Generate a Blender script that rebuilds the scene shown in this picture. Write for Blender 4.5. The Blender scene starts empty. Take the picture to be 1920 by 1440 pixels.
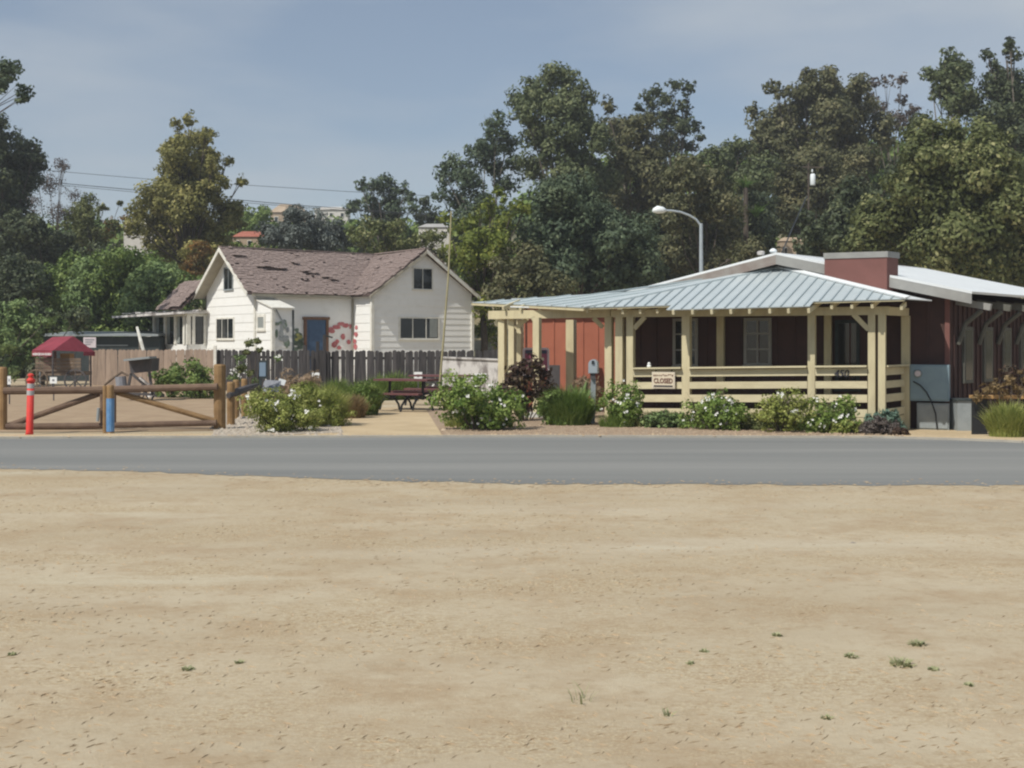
import bpy, math, random
import numpy as np
from mathutils import Vector as V, Matrix

random.seed(7); rng = np.random.default_rng(11)
S = bpy.context.scene; C = S.collection
F = 2300.0; HZ = 640.0; CH = 1.75

# ---------------------------------------------------------------- camera
cd = bpy.data.cameras.new('camera'); cam = bpy.data.objects.new('camera', cd); C.objects.link(cam); S.camera = cam
cam.location = (0, 0, CH); cam.rotation_euler = (math.radians(90), 0, 0)
cd.sensor_width = 36; cd.lens = 36 * F / 1920; cd.shift_y = -80 / 1920; cd.clip_end = 3000; cd.clip_start = .1
# ---------------------------------------------------------------- sun + sky
SUN_EL = math.radians(50); SH = V((-.68, -.733, 0)).normalized()
SD = V((SH.x * math.cos(SUN_EL), SH.y * math.cos(SUN_EL), math.sin(SUN_EL)))
ld = bpy.data.lights.new('sun', 'SUN'); sun = bpy.data.objects.new('sun', ld); C.objects.link(sun)
ld.energy = 3.5; ld.angle = math.radians(.6); ld.color = (1, .95, .86); sun.rotation_euler = SD.to_track_quat('Z', 'Y').to_euler()
W = bpy.data.worlds.new('World'); S.world = W; W.use_nodes = True
nt = W.node_tree; nt.nodes.clear(); N = nt.nodes.new; L = nt.links.new
out = N('ShaderNodeOutputWorld'); bg = N('ShaderNodeBackground'); sky = N('ShaderNodeTexSky')
sky.sky_type = 'NISHITA'; sky.sun_disc = False; sky.sun_elevation = SUN_EL; sky.sun_rotation = math.atan2(SH.x, SH.y)
sky.altitude = 50; sky.air_density = 1.0; sky.dust_density = .6; sky.ozone_density = 2.0
bg.inputs['Strength'].default_value = .075
tc = N('ShaderNodeTexCoord'); mp = N('ShaderNodeMapping'); mp.inputs['Scale'].default_value = (1.6, 1.6, 7)
mp.inputs['Rotation'].default_value = (0, .12, 0)
no = N('ShaderNodeTexNoise'); no.inputs['Scale'].default_value = 1.7; no.inputs['Detail'].default_value = 5; no.inputs['Roughness'].default_value = .5
rp = N('ShaderNodeValToRGB'); rp.color_ramp.elements[0].position = .38; rp.color_ramp.elements[0].color = (.26, .26, .26, 1)
rp.color_ramp.elements[1].position = .72; rp.color_ramp.elements[1].color = (.9, .9, .9, 1)
mx = N('ShaderNodeMix'); mx.data_type = 'RGBA'; mx.inputs['B'].default_value = (5.4, 5.95, 6.5, 1)
L(tc.outputs['Generated'], mp.inputs['Vector']); L(mp.outputs['Vector'], no.inputs['Vector']); L(no.outputs['Fac'], rp.inputs['Fac'])
L(sky.outputs['Color'], mx.inputs['A']); L(rp.outputs['Color'], mx.inputs['Factor']); L(mx.outputs['Result'], bg.inputs['Color']); L(bg.outputs['Background'], out.inputs['Surface'])
S.view_settings.view_transform = 'Standard'; S.view_settings.look = 'None'; S.view_settings.gamma = 1
S.view_settings.use_curve_mapping = False; S.view_settings.exposure = 0.28
S.cycles.filter_width = 2.2; S.cycles.max_bounces = 6; S.cycles.transparent_max_bounces = 4

# ---------------------------------------------------------------- air
def make_haze():
    m = bpy.data.materials.new('haze'); m.use_nodes = True; t = m.node_tree; t.nodes.clear()
    o = t.nodes.new('ShaderNodeOutputMaterial'); v = t.nodes.new('ShaderNodeVolumePrincipled')
    v.inputs['Color'].default_value = (.92, .95, 1, 1); v.inputs['Density'].default_value = .0008; v.inputs['Anisotropy'].default_value = .2
    t.links.new(v.outputs[0], o.inputs['Volume'])
    me = bpy.data.meshes.new('haze'); x0, x1, y0, y1, z0, z1 = -160, 160, -30, 262, -2, 48
    vs = [(x, y, z) for x in (x0, x1) for y in (y0, y1) for z in (z0, z1)]
    me.from_pydata(vs, [], [(0, 1, 3, 2), (4, 6, 7, 5), (0, 4, 5, 1), (2, 3, 7, 6), (0, 2, 6, 4), (1, 5, 7, 3)]); me.materials.append(m)
    h = bpy.data.objects.new('haze', me); C.objects.link(h); h['kind'] = 'stuff'
make_haze(); S.cycles.volume_bounces = 0
# ---------------------------------------------------------------- materials
MATS = {}
def mat(name, col, col2=None, scale=3.0, rough=.8, bump=0.0, bscale=None, stretch=(1, 1, 1), metal=0.0, rnd=0.0, spec=.3, detail=6, coord='Object', lo=.35, hi=.65, bdist=.02):
    m = bpy.data.materials.new(name); m.use_nodes = True; MATS[name] = m
    t = m.node_tree; n = t.nodes; b = n['Principled BSDF']; b.inputs['Roughness'].default_value = rough
    b.inputs['Metallic'].default_value = metal; b.inputs['Specular IOR Level'].default_value = spec
    col = tuple(col) + (1,)
    tcn = n.new('ShaderNodeTexCoord'); mpn = n.new('ShaderNodeMapping'); mpn.inputs['Scale'].default_value = stretch
    t.links.new(tcn.outputs[coord], mpn.inputs['Vector'])
    cur = None
    if col2 is not None:
        a = n.new('ShaderNodeTexNoise'); a.inputs['Scale'].default_value = scale; a.inputs['Detail'].default_value = detail; a.inputs['Roughness'].default_value = .62
        t.links.new(mpn.outputs['Vector'], a.inputs['Vector'])
        r = n.new('ShaderNodeMapRange'); r.inputs['From Min'].default_value = lo; r.inputs['From Max'].default_value = hi
        t.links.new(a.outputs['Fac'], r.inputs['Value'])
        x = n.new('ShaderNodeMix'); x.data_type = 'RGBA'; x.inputs['A'].default_value = col; x.inputs['B'].default_value = tuple(col2) + (1,)
        t.links.new(r.outputs['Result'], x.inputs['Factor']); cur = x.outputs['Result']
    if rnd:
        oi = n.new('ShaderNodeObjectInfo'); r = n.new('ShaderNodeMapRange'); r.inputs['To Min'].default_value = 1 - rnd; r.inputs['To Max'].default_value = 1 + rnd
        t.links.new(oi.outputs['Random'], r.inputs['Value'])
        h = n.new('ShaderNodeHueSaturation')
        if cur is None: h.inputs['Color'].default_value = col
        else: t.links.new(cur, h.inputs['Color'])
        t.links.new(r.outputs['Result'], h.inputs['Value']); cur = h.outputs['Color']
    if cur is None: b.inputs['Base Color'].default_value = col
    else: t.links.new(cur, b.inputs['Base Color'])
    if bump:
        a = n.new('ShaderNodeTexNoise'); a.inputs['Scale'].default_value = bscale or scale * 4; a.inputs['Detail'].default_value = 5
        t.links.new(mpn.outputs['Vector'], a.inputs['Vector'])
        bn = n.new('ShaderNodeBump'); bn.inputs['Strength'].default_value = bump; bn.inputs['Distance'].default_value = bdist
        t.links.new(a.outputs['Fac'], bn.inputs['Height']); t.links.new(bn.outputs['Normal'], b.inputs['Normal'])
    return m

def leafmat(name, c0, c1, c2, trans=.25, rough=.6):
    m = bpy.data.materials.new(name); m.use_nodes = True; MATS[name] = m
    t = m.node_tree; n = t.nodes; b = n['Principled BSDF']; b.inputs['Roughness'].default_value = rough; b.inputs['Specular IOR Level'].default_value = .25
    a = n.new('ShaderNodeAttribute'); a.attribute_name = 'tint'
    r = n.new('ShaderNodeValToRGB'); e = r.color_ramp.elements
    e[0].position = 0; e[0].color = tuple(c0) + (1,); e[1].position = 1; e[1].color = tuple(c2) + (1,)
    k = e.new(.5); k.color = tuple(c1) + (1,)
    t.links.new(a.outputs['Fac'], r.inputs['Fac']); t.links.new(r.outputs['Color'], b.inputs['Base Color'])
    tr = n.new('ShaderNodeBsdfTranslucent'); t.links.new(r.outputs['Color'], tr.inputs['Color'])
    ms = n.new('ShaderNodeMixShader'); ms.inputs[0].default_value = trans
    o = n['Material Output']; t.links.new(b.outputs[0], ms.inputs[1]); t.links.new(tr.outputs[0], ms.inputs[2]); t.links.new(ms.outputs[0], o.inputs['Surface'])
    return m

M = MATS
mat('cream', (.57, .51, .33), (.46, .40, .26), 2.5, .75, .15, 40, stretch=(3, 3, .8), rnd=.05, lo=.42, hi=.75)
mat('cream_rail', (.60, .54, .36), (.50, .44, .29), 3, .75, .15, 40, stretch=(.8, .8, 3), rnd=.05, lo=.42, hi=.75)
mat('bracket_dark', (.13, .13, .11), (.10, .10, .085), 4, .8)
mat('red_wall_shaded', (.070, .036, .031), (.055, .030, .027), 2.5, .75, .1, 30)  # wall red darkened so the colour itself carries the porch and eave shade
mat('red_lit', (.37, .128, .078), (.32, .11, .068), 2.0, .75, .1, 30)  # lighter copy of the wall red, for the sunlit annex
mat('red_box', (.19, .085, .074), (.165, .075, .065), 2.5, .75)
mat('fascia', (.30, .30, .285), (.25, .25, .24), 3, .7)
mat('fascia_old', (.28, .26, .235), (.22, .18, .16), 3, .75)
mat('metal_roof', (.46, .52, .54), (.52, .575, .59), 1.2, .42, metal=.25, rnd=.03, spec=.5)
mat('metal_rib', (.36, .42, .44), None, rough=.45, metal=.2)
mat('white_roof', (.72, .75, .76), (.66, .69, .70), 1.5, .5, spec=.4)
mat('white_paint', (.80, .80, .775), (.73, .725, .69), 3.5, .65, .15, 30, rnd=.02, lo=.5, hi=.8)
mat('white_trim', (.76, .75, .69), (.62, .60, .53), 4, .65)
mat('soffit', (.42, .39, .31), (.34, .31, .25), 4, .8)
mat('shingle', (.185, .145, .13), (.30, .235, .215), 9, .92, .3, 60, rnd=0, detail=9, lo=.3, hi=.7)
mat('shingle_dark', (.09, .065, .06), (.14, .10, .09), 4, .95)
mat('glass', (.012, .016, .018), None, rough=.08, spec=.6)
mat('curtain', (.30, .32, .31), (.20, .22, .21), 9, .9, stretch=(6, 6, .3))
mat('door_blue', (.045, .085, .16), (.06, .11, .19), 6, .6)
mat('door_frame', (.12, .06, .04), (.2, .11, .06), 8, .75)
mat('dark_metal', (.02, .022, .025), None, rough=.5)
mat('grey_metal', (.42, .47, .50), (.36, .41, .45), 5, .45, metal=.3)
mat('cabinet', (.24, .33, .38), (.21, .29, .34), 4, .5)
mat('cabinet_low', (.30, .33, .34), (.24, .27, .28), 4, .6)
mat('asphalt', (.165, .17, .165), (.235, .235, .222), .55, .9, .5, 220, stretch=(.06, 1.0, 1), lo=.36, hi=.64, bdist=.004)
mat('dirt_path', (.52, .41, .26), (.44, .34, .21), 1.2, .95, .4, 60)
mat('mulch', (.27, .19, .13), (.40, .31, .22), 7, .95, .8, 50, detail=8)
mat('gravel', (.50, .44, .36), (.30, .25, .20), 9, .95, .8, 40)
mat('kerb', (.40, .37, .31), (.33, .31, .27), 3, .9, .3)
mat('rock', (.42, .38, .32), (.32, .27, .22), 6, .9, .6, 20, rnd=.2)
mat('straw', (.50, .40, .27), (.40, .29, .18), 2, .9)
mat('clod', (.42, .33, .24), (.48, .39, .29), 3, .95)
mat('gate_wood', (.20, .12, .055), (.30, .19, .09), 4, .8, .5, 30, stretch=(1, 1, 1), rnd=.12)
mat('gate_rail', (.115, .075, .055), (.17, .115, .08), 4, .85, .5, 30, rnd=.10)
mat('red_bollard', (.66, .05, .04), (.46, .06, .05), 9, .65, .2, 20, lo=.45, hi=.75)
mat('reflector', (.42, .42, .42), None, rough=.4)
mat('blue_wrap', (.07, .20, .42), (.16, .30, .50), 12, .6, stretch=(1, 1, .5))
mat('fence_tan', (.34, .26, .20), (.25, .19, .15), 3, .9, .4, 20, stretch=(3, 3, .4), rnd=.16)
mat('fence_dark', (.03, .028, .03), (.07, .064, .064), 4, .9, .5, 20, stretch=(4, 4, .4), rnd=.3)
mat('plaster', (.56, .54, .52), (.22, .20, .19), 2.2, .9, .4, 12, stretch=(1.6, 1, .7), lo=.46, hi=.58)
mat('canopy_red', (.27, .045, .065), (.20, .03, .045), 2.5, .8, .3, 6)
mat('plain_white', (.80, .82, .82), None, rough=.6)
mat('ink', (.04, .04, .05), None, rough=.7)
mat('maroon', (.16, .065, .065), (.12, .05, .05), 3, .6)
mat('wagon_wood', (.12, .09, .065), (.20, .15, .11), 5, .9, .4, rnd=.15)
mat('hopper', (.06, .06, .065), (.10, .09, .09), 4, .7)
mat('tan_wood', (.48, .30, .13), (.40, .24, .10), 5, .7)
mat('bark', (.07, .055, .045), (.12, .10, .08), 5, .95, .5, 20, stretch=(3, 3, 1))
mat('bark_pale', (.17, .15, .125), (.10, .085, .07), 4, .9, .4, 20, stretch=(2, 2, 1))
mat('bamboo', (.36, .33, .19), (.29, .26, .15), 3, .6)
mat('petal', (.80, .80, .76), None, rough=.7)
mat('mural_red', (.42, .10, .11), (.55, .22, .22), 6, .8)
mat('mural_green', (.12, .17, .12), (.22, .27, .22), 6, .8)
mat('mural_grey', (.22, .24, .25), (.32, .34, .34), 6, .8)
mat('mural_yellow', (.40, .40, .14), None, rough=.8)
mat('sign_cream', (.66, .58, .44), None, rough=.6)
mat('sign_border', (.62, .56, .46), None, rough=.6)
mat('sign_brown', (.16, .07, .05), None, rough=.6)
mat('pink_frame', (.62, .55, .58), None, rough=.5)
mat('magenta', (.26, .055, .11), (.34, .12, .17), 12, .6)
mat('navy', (.05, .06, .10), None, rough=.5)
mat('red_tile', (.30, .10, .07), (.36, .14, .10), 3, .85)
mat('stucco', (.62, .60, .56), (.55, .53, .49), 1, .9)
mat('tan_stucco', (.42, .33, .24), (.36, .28, .2), 1, .9)
mat('grey_roof', (.40, .40, .39), (.33, .33, .32), 1, .85)
mat('shed_dark', (.03, .04, .045), (.05, .06, .06), 3, .8)
mat('shed_roof', (.30, .33, .34), (.24, .27, .28), 2, .6)
mat('hill', (.10, .10, .05), (.22, .18, .10), .08, .95)
mat('wire', (.03, .035, .04), None, rough=.6)
mat('lamp_white', (.75, .80, .82), None, rough=.4)
mat('concrete', (.46, .45, .42), (.38, .37, .34), 6, .9)
mat('blue_grey', (.18, .25, .33), None, rough=.6)
mat('dusty_grey', (.26, .27, .30), (.2, .21, .24), 6, .8)
leafmat('leaf_euc', (0.060, 0.081, 0.036), (0.120, 0.146, 0.066), (0.224, 0.241, 0.114), .2)
leafmat('leaf_bluegreen', (0.043, 0.068, 0.041), (0.089, 0.123, 0.069), (0.179, 0.220, 0.124), .2)
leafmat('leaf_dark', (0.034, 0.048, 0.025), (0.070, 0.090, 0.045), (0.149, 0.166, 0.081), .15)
leafmat('leaf_brown', (0.064, 0.072, 0.034), (0.122, 0.125, 0.059), (0.229, 0.208, 0.105), .2)
leafmat('leaf_olive', (0.064, 0.079, 0.027), (0.137, 0.159, 0.056), (0.331, 0.323, 0.150), .25)
leafmat('leaf_gold', (0.128, 0.132, 0.040), (0.258, 0.247, 0.079), (0.517, 0.455, 0.182), .3)
leafmat('leaf_autumn', (0.104, 0.098, 0.033), (0.221, 0.130, 0.039), (0.390, 0.195, 0.052), .3)
leafmat('leaf_yellowgreen', (0.076, 0.103, 0.021), (0.166, 0.207, 0.039), (0.359, 0.373, 0.083), .3)
leafmat('leaf_hedge', (0.073, 0.116, 0.031), (0.155, 0.223, 0.058), (0.311, 0.380, 0.113), .2)
leafmat('leaf_hedge_grey', (0.078, 0.127, 0.045), (0.166, 0.237, 0.088), (0.296, 0.380, 0.150), .2)
leafmat('leaf_grey', (.07, .085, .075), (.12, .14, .125), (.19, .21, .19), .15)
leafmat('leaf_rose', (0.089, 0.152, 0.030), (0.193, 0.275, 0.062), (0.385, 0.454, 0.152), .3)
leafmat('leaf_grass', (0.078, 0.138, 0.026), (0.156, 0.228, 0.050), (0.300, 0.360, 0.114), .3)
leafmat('leaf_limegrass', (0.154, 0.195, 0.039), (0.292, 0.327, 0.087), (0.486, 0.486, 0.172), .3)
leafmat('leaf_drygrass', (.14, .10, .045), (.24, .17, .08), (.36, .27, .15), .3)
leafmat('leaf_pinkdry', (.20, .15, .09), (.33, .24, .16), (.42, .31, .22), .3)
leafmat('leaf_darkred', (.03, .018, .014), (.07, .04, .028), (.13, .10, .04), .15)
leafmat('leaf_aloe', (.08, .14, .11), (.13, .21, .16), (.19, .28, .22), .15)
leafmat('leaf_twig', (.07, .055, .05), (.12, .10, .09), (.17, .15, .13), .1)
leafmat('leaf_weed', (0.220, 0.237, 0.138), (0.317, 0.332, 0.179), (0.440, 0.427, 0.261), .2)
leafmat('leaf_palm', (.06, .12, .03), (.12, .20, .05), (.20, .30, .09), .3)

# ---------------------------------------------------------------- geometry helpers
def sm(a, b, x):
    t = min(1, max(0, (x - a) / (b - a))); return t * t * (3 - 2 * t)
def gz(x, y):
    return -.15 * sm(4, 7.5, x) * sm(22.6, 25.2, y) * (1 - sm(60, 80, y)) + 14 * sm(105, 165, y) + 10 * sm(165, 240, y) + 3 * sm(120, 200, y) * math.sin(x * .03)
def P(u, v, d): return V(((u - 960) / F * d, d, CH - (v - HZ) / F * d))
def G(u, v, g=0.0):
    d = (CH - g) * F / (v - HZ); return V(((u - 960) / F * d, d, g))
def GD(u, d):
    x = (u - 960) / F * d; return V((x, d, gz(x, d)))
def hit(u, v, p0, n):
    r = V(((u - 960) / F, 1, -(v - HZ) / F)); o = V((0, 0, CH)); k = (p0 - o).dot(n) / r.dot(n); return o + r * k

class MB:
    def __init__(s): s.v = []; s.f = []
    def add(s, vs, fs):
        b = len(s.v); s.v += [tuple(x) for x in vs]; s.f += [[b + i for i in q] for q in fs]; return s
    def obox(s, c, ax, ay, az):
        c = V(c); vs = [c + ax * i + ay * j + az * k for i in (-1, 1) for j in (-1, 1) for k in (-1, 1)]
        return s.add(vs, [(0, 1, 3, 2), (4, 6, 7, 5), (0, 4, 5, 1), (2, 3, 7, 6), (0, 2, 6, 4), (1, 5, 7, 3)])
    def box(s, x0, y0, z0, x1, y1, z1):
        return s.obox(((x0 + x1) / 2, (y0 + y1) / 2, (z0 + z1) / 2), V(((x1 - x0) / 2, 0, 0)), V((0, (y1 - y0) / 2, 0)), V((0, 0, (z1 - z0) / 2)))
    def beam(s, a, b, w, h, up=V((0, 0, 1))):
        a = V(a); b = V(b); d = (b - a); l = d.length; d.normalize(); sd = d.cross(up)
        if sd.length < 1e-4: sd = V((1, 0, 0))
        sd.normalize(); u2 = sd.cross(d).normalized()
        return s.obox((a + b) / 2, d * (l / 2), sd * (w / 2), u2 * (h / 2))
    def prism(s, pts, th):
        n = len(pts); vs = [V(p) for p in pts] + [V(p) + th for p in pts]
        fs = [list(range(n))[::-1], list(range(n, 2 * n))] + [[i, (i + 1) % n, n + (i + 1) % n, n + i] for i in range(n)]
        return s.add(vs, fs)
    def tube(s, pts, rs, k=8, cap=True):
        pts = [V(p) for p in pts]; n = len(pts)
        if not hasattr(rs, '__len__'): rs = [rs] * n
        rings = []
        ref = V((0, 0, 1)) if abs((pts[-1] - pts[0]).normalized().z) < .9 else V((1, 0, 0))
        for i, p in enumerate(pts):
            d = (pts[min(i + 1, n - 1)] - pts[max(i - 1, 0)]).normalized(); a = d.cross(ref).normalized(); b = d.cross(a)
            rings += [p + (a * math.cos(2 * math.pi * j / k) + b * math.sin(2 * math.pi * j / k)) * rs[i] for j in range(k)]
        fs = [[i * k + j, i * k + (j + 1) % k, (i + 1) * k + (j + 1) % k, (i + 1) * k + j] for i in range(n - 1) for j in range(k)]
        if cap: fs += [list(range(k))[::-1], [(n - 1) * k + j for j in range(k)]]
        return s.add(rings, fs)
    def lathe(s, c, prof, k=14):
        c = V(c); return s.tube([c + V((0, 0, z)) for r, z in prof], [r for r, z in prof], k)

def LOC(o):
    p = V((0, 0, 0))
    while o is not None: p = p + V(o.location); o = o.parent
    return p
def tagit(o, label=None, cat=None, group=None, kind=None):
    if label: o['label'] = label
    if cat: o['category'] = cat
    if group: o['group'] = group
    if kind: o['kind'] = kind
    return o
def thing(name, label, cat, loc, group=None, kind=None):
    o = bpy.data.objects.new(name, None); C.objects.link(o); o.location = loc; o.empty_display_size = .2
    return tagit(o, label, cat, group, kind)
def obj(name, mb, m, parent=None, loc=None, smooth=False, **kw):
    me = bpy.data.meshes.new(name)
    off = LOC(parent) if parent is not None else V(loc or (0, 0, 0))
    me.from_pydata([(x - off.x, y - off.y, z - off.z) for x, y, z in mb.v], [], mb.f)
    me.materials.append(M[m]); me.update()
    if smooth: me.polygons.foreach_set('use_smooth', [True] * len(me.polygons))
    o = bpy.data.objects.new(name, me); C.objects.link(o)
    if parent is not None: o.parent = parent
    else: o.location = off
    return tagit(o, **kw)
def clip(pts, ax, lo, hi):
    for sgn, lim in ((1, lo), (-1, -hi)):
        o = []
        for i in range(len(pts)):
            a = pts[i]; b = pts[(i + 1) % len(pts)]; da = sgn * a.dot(ax) - lim; db = sgn * b.dot(ax) - lim
            if da >= 0: o.append(a)
            if (da > 0 > db) or (da < 0 < db): o.append(a + (b - a) * (da / (da - db)))
        pts = o
        if len(pts) < 3: return []
    return pts
def panels(name, poly, rib, width, m, ribm, parent, th=.02, ribs=True, start=None, ext=None):
    """metal roof panels: poly split into strips running along rib"""
    n = (poly[-1] - poly[0]).cross(poly[-2] - poly[0]).normalized()
    if n.z < 0: n = -n
    rib = (rib - n * rib.dot(n)).normalized(); ax = rib.cross(n).normalized()
    vals = [p.dot(ax) for p in poly]; a = min(vals); b = max(vals); i = 0
    while a < b - .01:
        q = clip(poly, ax, a + .001, min(a + width - .001, b))
        if len(q) >= 3:
            mb = MB(); jit = n * random.uniform(0, .003)
            mb.prism([p + jit for p in q], n * th)
            o = obj(name, mb, m, parent)
            if ribs:
                # rib on the low edge of the strip
                e = clip(poly, ax, a, a + .02)
                if len(e) >= 3:
                    ks = [p.dot(rib) for p in e]; p0 = e[0]
                    base = p0 + ax * (a + .012 - p0.dot(ax))
                    s0 = base + rib * (min(ks) - base.dot(rib)); s1 = base + rib * (max(ks) - base.dot(rib))
                    if (s1 - s0).length > .05:
                        obj('seam', MB().beam(s0 + n * (th + .016), s1 + n * (th + .013), .026, .026, n), ribm, o)
        a += width; i += 1
def leaves(name, mat_, pos, nrm_size, aspect=1.6, tint=None, parent=None, droop=0.0, up=0.0, loc=None, nrm=None, **kw):
    """rhombic leaves at pos (n,3), size (n,)"""
    n = len(pos); sz = nrm_size
    a = rng.normal(size=(n, 3)); a[:, 2] -= droop; a[:, 2] += up; a /= np.linalg.norm(a, axis=1)[:, None]
    if nrm is None:
        b = rng.normal(size=(n, 3)); b -= a * (a * b).sum(1)[:, None]; b /= np.linalg.norm(b, axis=1)[:, None]
    else:
        q = nrm + rng.normal(size=(n, 3)) * .42; q /= np.linalg.norm(q, axis=1)[:, None]
        a -= q * (a * q).sum(1)[:, None]; a /= np.linalg.norm(a, axis=1)[:, None] + 1e-9; b = np.cross(q, a)
    a = a * (sz * aspect * .5)[:, None]; b = b * (sz * .5)[:, None]
    off = np.array(LOC(parent)) if parent is not None else np.array(loc)
    p = pos - off
    vs = np.stack([p - a, p + b, p + a, p - b], 1).reshape(-1, 3)
    me = bpy.data.meshes.new(name); me.vertices.add(4 * n); me.vertices.foreach_set('co', vs.astype(np.float32).ravel())
    me.loops.add(4 * n); me.loops.foreach_set('vertex_index', np.arange(4 * n, dtype=np.int32))
    me.polygons.add(n); me.polygons.foreach_set('loop_start', np.arange(0, 4 * n, 4, dtype=np.int32)); me.polygons.foreach_set('loop_total', np.full(n, 4, np.int32))
    me.update(); at = me.attributes.new('tint', 'FLOAT', 'POINT')
    if tint is None: tint = rng.random(n)
    at.data.foreach_set('value', np.repeat(np.clip(tint, 0, 1), 4).astype(np.float32))
    me.materials.append(M[mat_])
    o = bpy.data.objects.new(name, me); C.objects.link(o)
    if parent is not None: o.parent = parent
    else: o.location = off
    return tagit(o, **kw)
def crown_points(blobs, leaf, dens, sub=.42):
    """blobs: world (x,y,z,r) -> leaf positions, tints"""
    P_, T_, N_ = [], [], []
    for x, y, z, r in blobs:
        sub_ = sub * 1.5 if r < .42 * (leaf / .14) else sub
        m = max(14, int(30 * min(1.5, r / 1.1)))
        dr = rng.normal(size=(m, 3)); dr /= np.linalg.norm(dr, axis=1)[:, None]
        cc = np.array([x, y, z]) + dr * (r * (1.35 if r < .5 else 1.0) * (.15 + .85 * rng.random(m) ** .8))[:, None] * np.array([1, 1, .9])
        rs = r * sub_ * (.55 + .7 * rng.random(m)); tt = rng.normal(.42, .15, m)
        for c, q, t in zip(cc, rs, tt):
            k = max(10, int(dens * 4.6 * q * q / (leaf * leaf)))
            e = rng.normal(size=(k, 3)); e /= np.linalg.norm(e, axis=1)[:, None]
            rr = q * (.45 + .65 * rng.random(k) ** .7)
            pp = c + e * rr[:, None] * np.array([1, 1, .8]); P_.append(pp)
            g_ = (pp - np.array([x, y, z])) / r; N_.append(e * .6 + g_ * .5 + np.array([0, 0, .15]))
            T_.append(t + rng.normal(0, .17, k))
    return np.concatenate(P_), np.concatenate(T_), np.concatenate(N_)
def b_r(blobs, c):
    return min(((V(b[:3]) - c).length, b[3]) for b in blobs)[1] * .8
def limbs(mb, base, blobs, r0, k=7):
    base = V(base); cs = [V(b[:3]) for b in blobs]
    top = max(cs, key=lambda c: c.z); mid = sum(cs, V((0, 0, 0))) / len(cs)
    fork = base.lerp(V((mid.x, mid.y, mid.z)), .55) + V((random.uniform(-.3, .3), 0, 0))
    mb.tube([base, base.lerp(fork, .5) + V((random.uniform(-.2, .2), 0, 0)), fork], [r0 * 1.25, r0, r0 * .75], 8)
    for c in cs:
        m = fork.lerp(c, .5) + V((random.uniform(-.3, .3), random.uniform(-.3, .3), random.uniform(-.1, .4)))
        mb.tube([fork, m, c], [r0 * .36, r0 * .2, r0 * .06], 5)
        for _ in range(2):
            e = c + V((random.uniform(-1, 1), random.uniform(-1, 1), random.uniform(-.3, .9))) * b_r(blobs, c)
            mb.tube([m.lerp(c, .6), e], [r0 * .12, r0 * .03], 4)
def tree(name, label, cat, d, px, mat_, leaf=.22, dens=1.0, base=None, r0=.25, bark='bark', spread=.12, aspect=1.7, droop=0, group=None, sub=.42):
    leaf *= .74; dens *= .92; r0 *= .8
    s = d / F; bl = []
    us = [p[0] for p in px]
    for (u, v, r) in px:
        c = P(u, v, d); w = random.uniform(-1, 1) * spread * d * .25
        bl.append((c.x, c.y + w, c.z, r * s * 1.2))
    bu = base if base is not None else sum(us) / len(us)
    b = GD(bu, d)
    t = thing(name, label, cat, b, group)
    mb = MB(); limbs(mb, b, bl, r0); obj('trunk', mb, bark, t, smooth=True)
    pos, tint, nr = crown_points(bl, leaf, dens, sub)
    leaves('crown', mat_, pos, leaf * rng.uniform(.6, 1.25, len(pos)), aspect, tint, t, droop, nrm=nr)
    return t

# ================================================================ GROUND
def sheet(name, rows, m, dz, kind='structure', sub=5):
    """rows: list of (left polyline.. ) each row a list of V; z from gz + dz"""
    mb = MB(); n = len(rows[0]); fs = []
    for r in rows:
        for p in r: mb.v.append((p.x, p.y, gz(p.x, p.y) + dz))
    for i in range(len(rows) - 1):
        for j in range(n - 1): fs.append([i * n + j, i * n + j + 1, (i + 1) * n + j + 1, (i + 1) * n + j])
    mb.f = fs; return obj(name, mb, m, None, smooth=True, kind=kind)

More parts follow.
